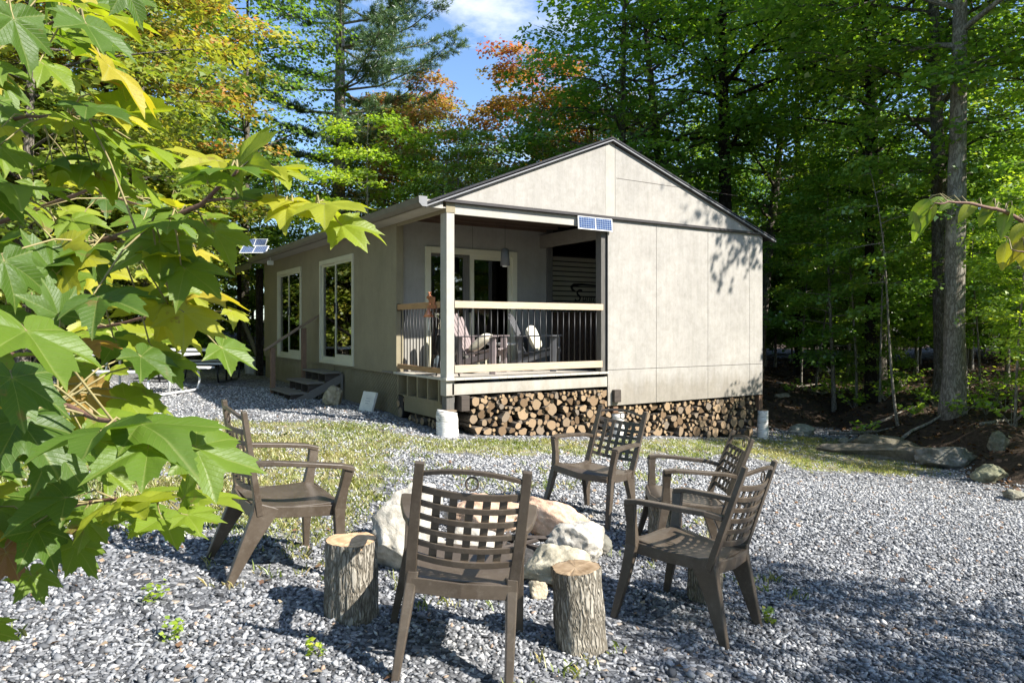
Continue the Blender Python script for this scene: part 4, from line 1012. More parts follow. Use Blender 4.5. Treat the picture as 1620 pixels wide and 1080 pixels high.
# wooden steps to the sliding window
st = thing('wooden_steps', 'three grey wooden steps with a slanted handrail below the side sliding window', 'steps', (0, 5.05, g(-.5, 5)))
yn, yf = -.75, .62
for k, (x1, zt_) in enumerate(((-.02, .46), (-.34, .28), (-.66, .10))):
    tdm = MB(); tdm.box(x1-.34, x1, yn, yf, zt_, zt_+.035); tdm.build('tread', M['greywood'], st, bevel=.004)
    rs_ = MB()
    for j in range(4): yy = yn+.05+j*(yf-yn-.14)/3; rs_.box(x1-.29, x1-.02, yy, yy+.04, zt_-.16 if k < 2 else zt_-.14, zt_-.001)
    rs_.box(x1-.05, x1-.025, yn+.09, yf-.06, zt_-.15, zt_-.002)
    rs_.build('riser', M['timber'], st)
sgm = MB(); sgm.hexa([(-1.02, yn-.01, -.05), (-.8, yn-.01, -.10), (0, yn-.01, .30), (0, yn-.01, .45)], [(-1.02, yn+.03, -.05), (-.8, yn+.03, -.10), (0, yn+.03, .30), (0, yn+.03, .45)]); sgm.build('stringer', M['greywood'], st)
MB().box(-.04, 0, yn-.05, yn-.01, -.1, .46).build('leg', M['greywood'], st)
MB().box(-.98, -.89, yf+.01, yf+.10, -.1, .93).build('handrail_post', M['redwood'], st, bevel=.004)
MB().box(-.36, -.27, yf+.01, yf+.10, -.1, 1.32).build('handrail_post', M['redwood'], st, bevel=.004)
MB().beam((-1.10, yf+.055, .88), (-.02, yf+.055, 1.58), .11, .04).build('handrail', M['railwood'], st, bevel=.004)
pq = thing('stone_plaque', 'small white square plaque leaning on the lattice skirt', 'plaque', (-.28, 2.35, g(-.3, 2.3)+.0)); pq.rotation_euler = (0, R(18), R(12))
MB().box(-.02, .02, -.19, .19, .0, .33).build('slab', M['bucket'], pq, bevel=.004)
for k, (dz_, w_) in enumerate(((.21, .10), (.17, .14), (.13, .09))): MB().box(-.0225, -.0203, -w_/2, w_/2, dz_, dz_+.008).build('inscription', M['gutter'], pq)
bk = thing('white_bucket', 'worn white bucket at the far corner of the cabin', 'bucket', (-.12, 11.3, g(0, 11.3)))
MB().tube([(0,0,-.02), (0,0,.44), (0,0,.46)], [.16, .185, .195], 20).build('pail', M['bucket'], bk, True)
MB().tube([(0,-.19,.40), (.05,-.12,.2), (.06,0,.14), (.05,.12,.2), (0,.19,.40)], .005, 5).build('handle', M['gutter'], bk)
# moose bell on the corner of the railing
bl_ = thing('moose_bell', 'copper moose figure with a bell hanging on the porch side rail', 'bell', (-.02, .42, 1.80))
mo = MB(); mo.box(-.012, .012, -.13, .13, -.03, .02); mo.box(-.01, .01, -.10, .08, .055, .135); mo.box(-.01, .01, .05, .11, .10, .17)
for yy in (-.09, -.06, .04, .07): mo.box(-.008, .008, yy, yy+.018, .02, .06)
mo.beam((0, .10, .15), (0, .15, .13), .02, .03); mo.beam((0, .07, .17), (0, .10, .215), .014, .02); mo.beam((0, .06, .17), (0, .03, .21), .014, .02); mo.beam((0, -.02, .125), (0, .04, .15), .02, .03)
mo.build('moose_figure', M['copper'], bl_, bevel=.004)
MB().tube([(-.05, 0, -.03), (-.05, 0, -.06), (-.05, 0, -.09), (-.05, 0, -.15)], [.02, .03, .045, .078], 16).build('bell', M['copper'], bl_, True)
MB().tube([(-.05, 0, -.15), (-.05, 0, -.22)], .004, 5).box(-.054, -.046, -.012, .012, -.34, -.22).build('clapper', M['bucket'], bl_)
MB().beam((0, 0, -.01), (-.06, 0, -.035), .015, .01).build('hook', M['copper'], bl_)
lp = thing('hanging_lantern', 'dark cylindrical lantern hanging from the porch ceiling before the door', 'lantern', (1.55, .95, 3.20))
MB().tube([(0,0,0), (0,0,-.42)], .003, 5).build('cord', M['black'], lp)
MB().tube([(0,0,-.42), (0,0,-.44), (0,0,-.70)], [.03, .062, .078], 20).build('shade', M['greyplastic'], lp, True)
MB().tube([(0,0,-.70), (0,0,-.72)], [.05, .04], 14).build('lamp_glass', M['white'], lp, True)

# porch chairs
def adirondack(name, label, x, y, rz, mat, cush):
    o = thing(name, label, 'porch chair', (x, y, .795), rz)
    a = R(24)
    for k in range(5):       # fan of back slats
        u = (k-2)/2.; b = Vector((u*.19, -.20, .30)); L = .72-.09*abs(u)**1.5
        e = b+Vector((u*.13, -math.sin(a)*L, math.cos(a)*L)); MB().strip([b, b.lerp(e, .5), b.lerp(e, .92), e], [.085, .105, .11, .06], .016).build('back_slat', mat, o, bevel=.003)
    for k in range(6):
        yy = .30-.095*k; zz = .38-.02*k-.01*(k == 0)
        MB().box(-.26, .26, yy-.042, yy+.042, zz, zz+.02).build('seat_slat', mat, o, bevel=.003)
    for s in (-1, 1):
        MB().hexa([(s*.25, .34, .30), (s*.25, .34, .375), (s*.25, -.55, .12), (s*.25, -.55, .02)], [(s*.275, .34, .30), (s*.275, .34, .375), (s*.275, -.55, .12), (s*.275, -.55, .02)]).build('side_rail', mat, o)
        MB().box(s*.28, s*.32, .22, .32, .0, .555).build('leg', mat, o, bevel=.004)
        MB().box(s*.28, s*.31, -.30, -.22, .0, .555).build('leg', mat, o, bevel=.004)
        MB().strip([(s*.33, -.36, .565), (s*.33, 0, .57), (s*.335, .25, .575), (s*.33, .36, .575)], [.07, .11, .14, .09], .022).build('armrest', mat, o, bevel=.004)
    MB().beam((-.27, -.34, .52), (.27, -.34, .52), .02, .07).build('back_rail', mat, o)
    return o
def pillow(name, label, loc, rot, w=.44, h=.40, t=.14):
    me = bpy.data.meshes.new(name); n = 14; V = []; F = []
    for s in (1, -1):
        for i in range(n+1):
            for j in range(n+1):
                u, v = i/n*2-1, j/n*2-1; e = (max(0, 1-u**4)*max(0, 1-v**4))**.45
                V.append((u*w/2*(1-.07*(1-v*v)*0-.06*v*v*abs(u)), s*t/2*e, v*h/2*(1-.06*u*u*abs(v))))
    m_ = (n+1)**2
    for s in (0, 1):
        for i in range(n):
            for j in range(n):
                a_ = s*m_+i*(n+1)+j; q = (a_, a_+1, a_+n+2, a_+n+1); F.append(q if s else q[::-1])
    me.from_pydata(V, [], F); o = link_mesh(name, me, M['fabric'], None, True); o.location = loc; o.rotation_euler = rot
    return tag(o, label, 'pillow')
adirondack('adirondack_chair', 'mauve adirondack chair on the left of the porch facing the yard', 1.03, .80, R(222), M['mauve'], 1)
pillow('pillow', 'cream pillow on the mauve left porch chair', (1.02, .82, 1.27), (R(-48), 0, R(222)), .42, .38, .12)
adirondack('adirondack_chair', 'grey adirondack chair on the right of the porch with fanned back', 2.15, .86, R(228), M['greyplastic'], 1)
pillow('pillow', 'cream pillow slumped on the grey right porch chair', (2.10, .93, 1.33), (R(24), R(8), R(226)), .46, .42, .15)
tb = thing('side_table', 'small white side table between the porch chairs', 'side table', (1.66, 1.12, .795))
MB().box(-.24, .24, -.19, .19, .42, .455).build('tabletop', M['white'], tb, bevel=.006)
for sx_ in (-1, 1):
    for sy_ in (-1, 1): MB().beam((sx_*.16, sy_*.13, .42), (sx_*.2, sy_*.17, 0), .03, .03).build('leg', M['white'], tb)
cg = thing('cooler_jug', 'white and grey drinks jug on the deck beside the side railing', 'jug', (.30, .75, .795))
MB().tube([(0,0,0), (0,0,.22), (0,0,.27), (0,0,.30)], [.11, .11, .08, .045], 18).build('jug_body', M['white'], cg, True)
MB().tube([(0,0,.30), (0,0,.34)], .05, 14).build('lid', M['mauve'], cg, True)
MB().box(-.113, -.108, -.05, .05, .07, .17).build('sticker', M['gutter'], cg)
gr = thing('covered_grill', 'small dark covered grill with a side shelf in the porch corner', 'grill', (.22, .40, .795))
MB().tube([(0,0,.30), (0,0,.42), (0,0,.56), (0,0,.63)], [.13, .17, .15, .05], 16).build('grill_lid', M['black'], gr, True)
MB().box(-.12, -.02, -.20, -.10, .22, .24).box(-.12, -.02, -.2, -.1, .40, .42).build('shelf', M['bucket'], gr)
for s in (-1, 1): MB().beam((s*.08, .05, .3), (s*.13, .1, 0), .02, .02).beam((s*.08, -.08, .3), (s*.13, -.13, 0), .02, .02).build('leg', M['black'], gr)

# ------------------------------------------------------------------ picnic tables left of the cabin
def picnic(label, x, y, rz, top, frame):
    o = thing('picnic_table', label, 'picnic table', (x, y, g(x, y)), rz)
    MB().box(-.9, .9, -.38, .38, .70, .745).build('tabletop', top, o, bevel=.012)
    for s in (-1, 1):
        MB().box(-.9, .9, s*.60, s*.86, .42, .46).build('bench', M['benchgrey'] if top is M['tabletop'] else top, o, bevel=.01)
        xx = s*.62
        MB().tube([(xx, -.73, .42), (xx, -.80, .22), (xx, -.72, .035), (xx, -.6, .02), (xx, .6, .02), (xx, .72, .035), (xx, .80, .22), (xx, .73, .42)], .021, 8).build('base_frame', frame, o, True)
        for q in (-1, 1): MB().tube([(xx, q*.18, .70), (xx, q*.18, .02)], .021, 8).build('leg', frame, o, True)
    return o
picnic('far grey picnic table with a light bench and dark tube legs left of the cabin', *ground_px(318, 603)[:2], R(-28), M['tabletop'], M['black'])
picnic('near white picnic table with white legs mostly hidden by maple leaves', *ground_px(228, 622)[:2], R(-40), M['white'], M['white'])

# ------------------------------------------------------------------ moulded armchairs round the fire pit
def make_chair():
    t = thing('patio_armchair', '', 'chair'); m = M['chair']
    se = MB(); n = 12; V = []; F = []
    for j in range(n+1):          # dished seat with a rolled front edge
        y = -.25+.51*j/n; w = .225+.035*j/n
        for i in range(n+1):
            u = i/n*2-1; f = j/n
            z = .405 + .03*f - .022*math.sin(math.pi*min(1, f*1.1))*(1-u*u*.6) + (-.035*max(0, (f-.86)/.14)**1.6)
            V.append((u*w, y, z))
    for j in range(n):
        for i in range(n): a = j*(n+1)+i; F.append((a, a+1, a+n+2, a+n+1))
    N = len(V); V += [(x, y, z-.014) for x, y, z in V]; F += [tuple(k+N for k in reversed(f)) for f in F]
    bd = list(range(0, n+1))+[(n+1)*k+n for k in range(1, n+1)]+[(n+1)*n+k for k in range(n-1, -1, -1)]+[(n+1)*k for k in range(n-1, 0, -1)]
    for a, b in zip(bd, bd[1:]+bd[:1]): F.append((b, a, a+N, b+N))
    se.add(V, F)
    for s in (-1, 1): se.strip([(s*.222, -.25, .378), (s*.243, 0, .376), (s*.262, .235, .386)], .014, .062, side=(1, 0, 0))
    se.strip([(-.22, -.256, .375), (0, -.272, .370), (.22, -.256, .375)], .014, .065, side=(0, 1, 0))
    se.strip([(-.262, .247, .390), (0, .262, .372), (.262, .247, .390)], .014, .055, side=(0, 1, 0))
    o = se.build('seat', m, t, True, bevel=.003); o.data.shade_flat(); o.data.polygons.foreach_set('use_smooth', [i < 2*n*n for i in range(len(o.data.polygons))])
    # back: two posts, arched top rail with a ring, four lattice bands over five uprights
    B = MB(); yb = lambda z: -.235 - (z-.40)*.27
    for s in (-1, 1):
        B.strip([(s*.222, yb(.36), .36), (s*.226, yb(.55), .55), (s*.226, yb(.75), .75), (s*.224, yb(.92), .92)], [.050, .046, .042, .040], [.036, .032, .028, .026], side=(1, 0, 0))
    def band(zc, hh, th, sag, arch=0, x1=.212):
        pts = []; ws = []
        for k in range(11):
            u = k/5-1; x = u*x1; z = zc + arch*(1-u*u) - sag*(1-u*u); pts.append((x, yb(z)-.034*(1-u*u), z))
        B.strip(pts, hh, th, side=(0, -.27, 1))
    band(.872, .020, .016, 0, .030); band(.806, .032, .010, .012)
    for zc in (.745, .686, .627, .568): band(zc, .027, .009, .014)
    band(.505, .030, .014, .016)
    for k in range(5):
        x = (k-2)*.070; c = 1-(x/.212)**2; pts = []
        for z in (.815, .74, .67, .60, .49): pts.append((x*(1-.06*(.84-z)), yb(z-.013*c)-.034*c+.009, z-.013*c))
        B.strip(pts, .034, .008, side=(1, 0, 0))
    ring = [(.026*math.cos(a), yb(.852)-.034, .853+.027*math.sin(a)) for a in np.linspace(0, 2*math.pi, 19)]
    B.tube(ring, .0055, 6, cap=False)
    B.build('backrest', m, t, bevel=.003)
    for s in (-1, 1):
        MB().strip([(s*.236, -.285, .640), (s*.262, -.20, .652), (s*.292, .02, .650), (s*.302, .17, .646), (s*.300, .248, .630)], [.035, .046, .058, .062, .056], [.030, .028, .026, .026, .030], side=(1, 0, 0)).build('armrest', m, t, bevel=.005)
        MB().strip([(s*.300, .225, .632), (s*.282, .215, .52), (s*.272, .205, .40), (s*.290, .225, .22), (s*.318, .262, -.01)], [.046, .042, .046, .042, .034], [.062, .050, .066, .052, .034], side=(1, 0, 0)).build('leg', m, t, bevel=.005)
        MB().strip([(s*.214, -.190, .415), (s*.218, -.205, .36), (s*.226, -.262, .22), (s*.238, -.345, -.01)], [.050, .048, .042, .034], [.150, .125, .085, .040], side=(1, 0, 0)).build('leg', m, t, bevel=.006)
    return t
ch0 = make_chair()
for i, (cx_, cy_, hd, lab) in enumerate((
    (-3.005, -5.945, 60, 'brown lattice back armchair seen from behind, nearest and in the middle'),
    (-3.46, -4.62, 2, 'brown armchair at the left of the fire pit facing right'),
    (-.725, -4.09, 200, 'brown armchair between the fire pit and the firewood, turned towards the camera'),
    (-.62, -5.03, 147, 'brown armchair behind the front right one, its seat edge on the pit side'),
    (-1.585, -6.00, 109, 'brown armchair at the front right with sunlit lattice back turned away'))):
    c = ch0 if i == 0 else copy_tree(ch0)
    h = R(hd); f = (math.cos(h), math.sin(h)); s_ = (math.sin(h), -math.cos(h))
    zf = lambda a, b: gnear(cx_+f[0]*b+s_[0]*a, cy_+f[1]*b+s_[1]*a)
    zs_ = [zf(a, b) for a in (-.25, .25) for b in (-.3, .25)]
    c.location = (cx_, cy_, sum(zs_)/4+.004)
    sf_ = ((zs_[1]+zs_[3])-(zs_[0]+zs_[2]))/2/.55; sr = ((zs_[2]+zs_[3])-(zs_[0]+zs_[1]))/2/.5
    c.rotation_euler = (math.atan(sf_), -math.atan(sr), h-R(90))
    tag(c, lab, 'chair', 'brown lattice armchairs round the fire pit')

# ------------------------------------------------------------------ stumps
def stump(px, py, r_, h_, label, seed, tilt=(0,0), top='stumptop'):
    x, y, z = ground_px(px, py); o = thing('tree_stump', label, 'stump', (x, y, gnear(x, y))); o.rotation_euler = (tilt[0], tilt[1], seed)
    r = random.Random(seed); n = 48; b = MB(); rows = 14; V = []; prof = [1+.05*math.sin(3*a+seed)+.03*math.sin(5*a+seed*2)+r.uniform(-.03,.03) for a in np.linspace(0, 2*math.pi, n, endpoint=False)]
    for j in range(rows+1):
        z = -.05+(h_+.05)*j/rows; fl_ = 1+.06*(1-j/rows)**2
        for i in range(n):
            a = 2*math.pi*i/n; q = r_*prof[i]*fl_*(1+.03*math.sin(i*2.9+j*.8)+r.uniform(-.018,.018)); V.append((math.cos(a)*q, math.sin(a)*q, z))
    F = [(j*n+i, j*n+(i+1)%n, (j+1)*n+(i+1)%n, (j+1)*n+i) for j in range(rows) for i in range(n)]
    b.add(V, F); b.build('bark', M['barkstump'], o, True)
    t = MB(); V = [(0, 0, h_+.002)]; F = []
    for i in range(n): a = 2*math.pi*i/n; q = r_*prof[i]*.965; V.append((math.cos(a)*q, math.sin(a)*q, h_+r.uniform(-.002,.004)))
    for i in range(n): V.append((V[1+i][0]*1.02, V[1+i][1]*1.02, h_-.02))
    for i in range(n): F += [(0, 1+i, 1+(i+1)%n), (1+i, 1+n+i, 1+n+(i+1)%n, 1+(i+1)%n)]
    t.add(V, F); t.build('cut_top', M[top], o)
stump(556, 972, .128, .375, 'orange topped log stump standing left of the front chair', 3, top='stumptop')
stump(918, 1022, .118, .385, 'weathered log stump standing right of the front chair', 5, (R(2), R(-3)), 'cut')
stump(1115, 948, .10, .33, 'pale log stump half hidden behind the legs of the front right chair', 8)
stump(1046, 868, .095, .33, 'small reddish log stump behind the arm of the front right chair', 11)

# ------------------------------------------------------------------ rocks
def rock(name, label, x, y, size, rz, mat, seed, sink=.12, colr=(1,1,1), tilt=(0,0), group=None, cuts=9, cat='rock', z=None, rough=.16):
    import bmesh
    r = random.Random(seed); bm = bmesh.new(); bmesh.ops.create_icosphere(bm, subdivisions=5, radius=1)
    pl = []
    for k in range(cuts):
        v = Vector((r.gauss(0,1), r.gauss(0,1), r.gauss(.1,.8))).normalized(); pl.append((v, r.uniform(.58, .86)))
    for v in bm.verts:
        p = v.co.copy()
        for nv, d in pl:
            e = p.dot(nv)-d
            if e > 0: p -= nv*e*.93
        n1_ = noise.fractal(p*1.3+Vector((seed, 0, 0)), .8, 2., 5); n2_ = noise.fractal(p*5+Vector((0, seed, 0)), .7, 2.1, 4)
        p *= 1+rough*n1_+.045*n2_
        v.co = Vector((p.x*size[0]/2, p.y*size[1]/2, p.z*size[2]/1.75))
    me = bpy.data.meshes.new(name); bm.to_mesh(me); bm.free()
    o = link_mesh(name, me, M[mat], None, True); o.rotation_euler = (tilt[0], tilt[1], rz)
    o.location = (x, y, (gnear(x, y) if z is None else z)+size[2]*(.5-sink)); o.color = (*colr, 1)
    return tag(o, label, cat, group)
GP = 'stones ringing the fire pit'
HC = -math.atan2(SA, CA)      # along the picture
def frock(px, py, size, rz, mat, seed, label, **k):
    x, y, z = ground_px(px, py); return rock('fire_pit_stone', label, x, y, size, HC+R(rz), mat, seed, group=GP, **k)
frock(648, 858, (.48, .32, .46), 20, 'rock', 11, 'tall pale stone slab at the back left of the fire pit', tilt=(R(-10), R(22)))
frock(640, 896, (.56, .40, .40), -5, 'rock', 12, 'big pale boulder at the left of the fire pit beside the orange topped stump', colr=(1,1,.97))
frock(745, 888, (.46, .32, .24), 8, 'rock', 13, 'pale stone seen through the lattice back of the front chair')
frock(768, 836, (.60, .34, .30), 10, 'rockpink', 14, 'pinkish brown stone at the back of the fire pit behind the front chair')
frock(882, 852, (.78, .22, .28), -32, 'rockpink', 15, 'long pink stone curving down at the back right of the fire pit', tilt=(0, R(12)), colr=(1.05,1.05,1.05), cuts=5)
frock(914, 886, (.42, .36, .30), 15, 'rock', 16, 'pale rounded stone at the right of the fire pit')
frock(888, 922, (.50, .34, .25), -10, 'rock', 17, 'yellowish boulder just behind the weathered stump', colr=(1,.96,.82))
frock(850, 945, (.12, .10, .12), 0, 'rock', 18, 'fist sized stone in front of the yellowish boulder', colr=(1,.93,.78))
frock(945, 872, (.22, .2, .16), 0, 'rockdark', 19, 'small dark stone at the right rim of the fire pit')
# ash bed and charred sticks in the pit
xa, ya, za = ground_px(815, 880)
ash = MB()
for k in range(9):
    a = k*2.3; rr_ = .06+.025*k; ash.tube([(math.cos(a)*rr_, math.sin(a)*rr_, .03+.01*k), (math.cos(a+2.6)*rr_*1.3, math.sin(a+2.6)*rr_, .02+.012*k)], [.02, .012], 7, jit=.3, seed=k)
ao = ash.build('charred_sticks', M['timber']); ao.location = (xa, ya, gnear(xa, ya)); tag(ao, 'charred sticks lying inside the ring of stones', 'burnt wood')
o = rock('ash_bed', 'dark ash and soot lying inside the fire pit', xa, ya, (.62, .46, .10), HC, 'ash', 77, sink=.3, cat='ash'); o['kind'] = 'stuff'
# bank at the edge of the woods
def brock(px, py, size, rz, seed, label, name='bank_rock', **k):
    x, y, z = ground_px(px, py); rock(name, label, x, y, size, HC+R(rz), 'rockdark', seed, **k)
brock(1420, 728, (2.3, .42, .30), -24, 31, 'long flat slab of grey stone lying along the gravel edge', cuts=12, colr=(1.1,1,.9), rough=.2)
brock(1402, 712, (1.6, .35, .28), -22, 32, 'second long stone slab behind the gravel edge', cuts=12, colr=(.9,.85,.75), rough=.2)
brock(1500, 738, (1.0, .45, .34), -15, 33, 'dark broken stone right of the long slabs', cuts=10)
brock(1565, 762, (.50, .34, .24), 5, 34, 'rounded mossy boulder at the gravel edge near the right side', colr=(1.15,1.2,.95))
brock(1580, 735, (.42, .32, .32), 30, 35, 'upright grey boulder behind the mossy one', colr=(1.1,1.1,.95))
brock(1266, 664, (.62, .40, .22), 0, 36, 'flat pale stone in the shade right of the cabin corner', colr=(1.7,1.75,1.7))
brock(1337, 703, (.25, .2, .12), 0, 37, 'small stone in the grass left of the long slabs', colr=(1.5,1.5,1.4))
brock(1305, 586, (.5, .3, .3), 0, 38, 'pale stone high on the shaded bank behind the cabin corner', colr=(2.2,2.2,2.1))
brock(1240, 655, (.45, .25, .12), 0, 39, 'flat stone beside the right birch block', colr=(1.6,1.5,1.3))
brock(1605, 790, (.3, .22, .14), 0, 40, 'small stone at the right edge of the gravel', colr=(1.3,1.3,1.2))
brock(528, 641, (.36, .30, .36), 20, 41, 'round tan boulder at the foot of the wooden steps', name='boulder', colr=(1.9,1.7,1.35), cuts=3)
for k, (px, py, L, a_) in enumerate(((1270,640,1.6,10),(1360,690,1.2,-20),(1470,700,1.4,15),(1530,690,1.1,-10),(1440,650,2.0,5),(1580,715,1.2,30),(1330,620,2.2,8))):
    x, y, z = ground_px(px, py); b = MB(); h = HC+R(a_); rr_ = random.Random(k+70)
    b.tube([(math.cos(h)*L*(u-.5), math.sin(h)*L*(u-.5)+rr_.uniform(-.05,.05), .03+rr_.uniform(0,.05)+(gnear(x+math.cos(h)*L*(u-.5), y+math.sin(h)*L*(u-.5))-gnear(x, y))) for u in (0,.25,.5,.75,1)], [.035,.03,.028,.02,.008], 7, jit=.2, seed=k)
    o = b.build('fallen_branch', M['barkpale'], None, True); o.location = (x, y, gnear(x, y)); tag(o, 'fallen branch lying on the leafy bank', 'branch', 'fallen branches on the bank')
# low plants: ground leaves on the bank and weeds in the yard
def small_plant(x, y, h, n, leaf, label, group, colr, seed, mat='leafgreen', name='woodland_plant'):
    t = thing(name, label, 'plant', (x, y, gnear(x, y)), 0, group); r = random.Random(seed); sb = MB(); P = []
    for k in range(n):
        a = r.uniform(0, 6.28); L = h*r.uniform(.5, 1.2); e = Vector((math.cos(a)*L*.8, math.sin(a)*L*.8, L*.75))
        sb.tube([(0,0,0), e*.5+Vector((0,0,L*.12)), e], [.006*h*2, .004*h*2, .002], 4, cap=False)
        for j in range(5): P.append(tuple(e*(.55+.1*j)+Vector((r.uniform(-.3,.3)*h*.5, r.uniform(-.3,.3)*h*.5, r.uniform(-.02,.06)))))
    sb.build('stem', M['barkpale'], t); P = np.array(P)
    V, F, T = kites(P, leaf, seed, .45, np.clip(np.random.RandomState(seed).normal(.55, .18, len(P)), 0, 1), .2)
    o = link_mesh('leaves', np_mesh('leaves', V, F, {'tint': T}), M[mat], t); o.color = (*colr, 1)
k = 0
for (px, py, h, n) in ((1370,690,.35,10),(1440,690,.4,12),(1490,715,.35,10),(1520,670,.5,14),(1460,665,.45,12),(1350,668,.4,12),(1310,645,.5,12),(1285,620,.5,12),(1370,635,.6,14),(1430,615,.7,14),(1530,610,.8,14),(1580,625,.8,14),(1320,600,.6,12),(1560,700,.5,14),(1600,690,.6,12),(1530,690,.4,10),(1330,655,.45,12),(1345,640,.5,14),(1460,640,.4,10),(1480,668,.4,9),(1590,655,.8,14),(1380,650,.35,8),(1250,650,.3,7),(1545,640,.6,12),(1300,620,.5,10),(1612,640,.8,14),(1400,640,.5,12)):
    x, y, z = ground_px(px, py); k += 1
    small_plant(x, y, h, n, .09, 'low leafy seedling growing on the shaded bank', 'seedlings on the bank', (1.3,1.4,.9), 400+k)
for (px, py, h, n, lab) in ((272,1008,.06,7,'bright weed sprout in the gravel at the lower left'),(243,950,.07,7,'weed sprout in the gravel beside the maple leaves'),(1040,1040,.0,0,''),(1215,985,.06,8,'yellowish weed beside the rear leg of the front right chair'),(500,1040,.05,6,'weed sprout left of the foot of the front chair'),(212,852,.06,6,'weed sprout at the shadow of the left chair back'),(1035,765,.05,6,'weed in the gravel behind the fire pit')):
    if n: x, y, z = ground_px(px, py); k += 1; small_plant(x, y, h, n, .028, lab, None, (1.4,1.3,.9), 500+k, 'leafgreen', 'weed')
# shrubs under the trees left of the cabin
for j, (px, py, h) in enumerate(((350,560,1.0),(392,566,.9),(300,566,1.1),(250,572,1.1),(440,566,.7),(200,580,1.1))):
    d = 21+j*.35; x, y = W((px-810)/1135*d, d)
    small_plant(x, y, h, 60, .12, 'leafy green undergrowth behind the picnic tables', 'undergrowth behind the picnic tables', (.9,1.0,.8), 600+j)

# ------------------------------------------------------------------ near maple whose leaves hang into the view on the left
Rv, Uv, Fv = Vector((CA, -SA, 0)), Vector((0, 0, 1)), Vector((SA, CA, 0)); CP = Vector((CAMX, CAMY, CAMZ))
def near(px, py, d): return CP + Fv*d + Rv*((px-810)/1135*d) + Uv*((518-py)/1135*d)
HALF = [(0,1.0),(3,.90),(6,.83),(9,.80),(12,.845),(15,.74),(19,.66),(23,.60),(27,.575),(31,.61),(35,.67),(39,.73),(41,.80),(44,.80),(47,.90),(50,.97),(53,.86),(56,.76),(60,.775),(63,.69),(67,.61),(73,.54),(80,.50),(86,.51),(92,.52),(98,.565),(105,.64),(109,.55),(114,.475),(120,.47),(126,.42),(135,.37),(148,.33),(162,.25),(173,.12),(180,.04)]
VEIN = (0, 50, 105)
def maple_leaf(r, size, curl, droop, fold):
    """lobed, toothed blade with pleats along the veins, base at the origin, tip along +x"""
    out = [(-a, q) for a, q in HALF[:0:-1] if a < 180]+HALF
    ang = []; rad = []
    asym = r.uniform(-4, 4); ls = {v: r.uniform(.88, 1.1) for v in (-105, -50, 0, 50, 105)}
    for a, q in out:
        w = sum(math.exp(-((a-v)/22.)**2)*(s-1) for v, s in ls.items())
        ang.append(R(a*(1+asym*.004)+r.uniform(-.6,.6))); rad.append(q*(1+w)*(1+r.uniform(-.035,.035)))
    rings = (.0, .22, .45, .7, .88, 1.0); V = [(0,0,0)]; vein = [1.0]; n = len(ang); ph = r.uniform(0, 6.28)
    for s in rings[1:]:
        for (a, q), (a0, _) in zip(zip(ang, rad), out):
            rr = q*s; dv = min(abs(abs(a0)-v) for v in VEIN); pleat = min(1, dv/22.)
            x, y = math.cos(a)*rr, math.sin(a)*rr
            z = fold*pleat*rr*.30 + curl*rr*rr*math.cos(2*a+ph)*.5 - droop*rr*rr*(.4+.6*abs(math.sin(a))) + .02*math.sin(9*rr+a*3+ph)*rr
            V.append((x*size, y*size, z*size)); vein.append(1.0 if dv < .5 else .0)
    F = [(0, 1+i, 1+(i+1)) for i in range(n-1)]
    for k in range(len(rings)-2):
        b = 1+k*n
        for i in range(n-1): F.append((b+i, b+n+i, b+n+i+1, b+i+1))
    return V, F, vein
class LeafSet:
    def __init__(s): s.V = []; s.F = []; s.T = []; s.E = []; s.L = []; s.pet = MB()
    def add(s, P, tip, nrm, size, tint, r, petiole=None, shape='maple'):
        tip = tip.normalized(); nrm = (nrm-tip*nrm.dot(tip)).normalized(); sd = nrm.cross(tip)
        if shape == 'maple': V, F, E = maple_leaf(r, size, r.uniform(-.25,.35), r.uniform(.05,.42), r.uniform(.3,.75))
        else: V, F, E = oval_leaf(r, size)
        b = len(s.V)
        for v in V: s.V.append(P+tip*v[0]+sd*v[1]+nrm*v[2])
        s.L += [(v[0]/size, v[1]/size) for v in V]
        s.F += [tuple(i+b for i in f) for f in F]; s.E += E; s.T += [min(1, max(0, tint+r.uniform(-.03,.03)))]*len(V)
        if petiole is not None:
            q = P-tip*size*.12; m_ = (q+petiole)/2+Vector((0,0,.01)); s.pet.tube([petiole, m_, q, P+tip*size*.02], [.0014,.0012,.001,.0008], 5, cap=False)
    def build(s, name, parent):
        me = bpy.data.meshes.new(name); me.from_pydata([tuple(v) for v in s.V], [], s.F)
        for nm, A in (('tint', s.T), ('vein', s.E), ('lx', [l[0] for l in s.L]), ('ly', [l[1] for l in s.L])): at = me.attributes.new(nm, 'FLOAT', 'POINT'); at.data.foreach_set('value', np.array(A, np.float32))
        return link_mesh(name, me, M['bigleaf'], parent, True)
def oval_leaf(r, size):
    V = []; F = []; E = []; n = 14; w0 = r.uniform(.20, .28)
    for i in range(n+1):
        u = i/n; w = w0*math.sin(math.pi*u**.8)**.8 if 0 < u < 1 else .002
        for j, t in enumerate((-1, -.5, 0, .5, 1)):
            V.append((u*size, t*w*size*(1+(.05 if (i % 2 and abs(t) == 1) else 0)), (abs(t)*.22*w-.30*u*u)*size)); E.append(1. if t == 0 else 0.)
    for i in range(n):
        for j in range(4): a = i*5+j; F.append((a, a+5, a+6, a+1))
    return V, F, E
lr = random.Random(99); LS = LeafSet(); wood_near = MB()
TW = []   # twigs as lists of (px, py, depth)
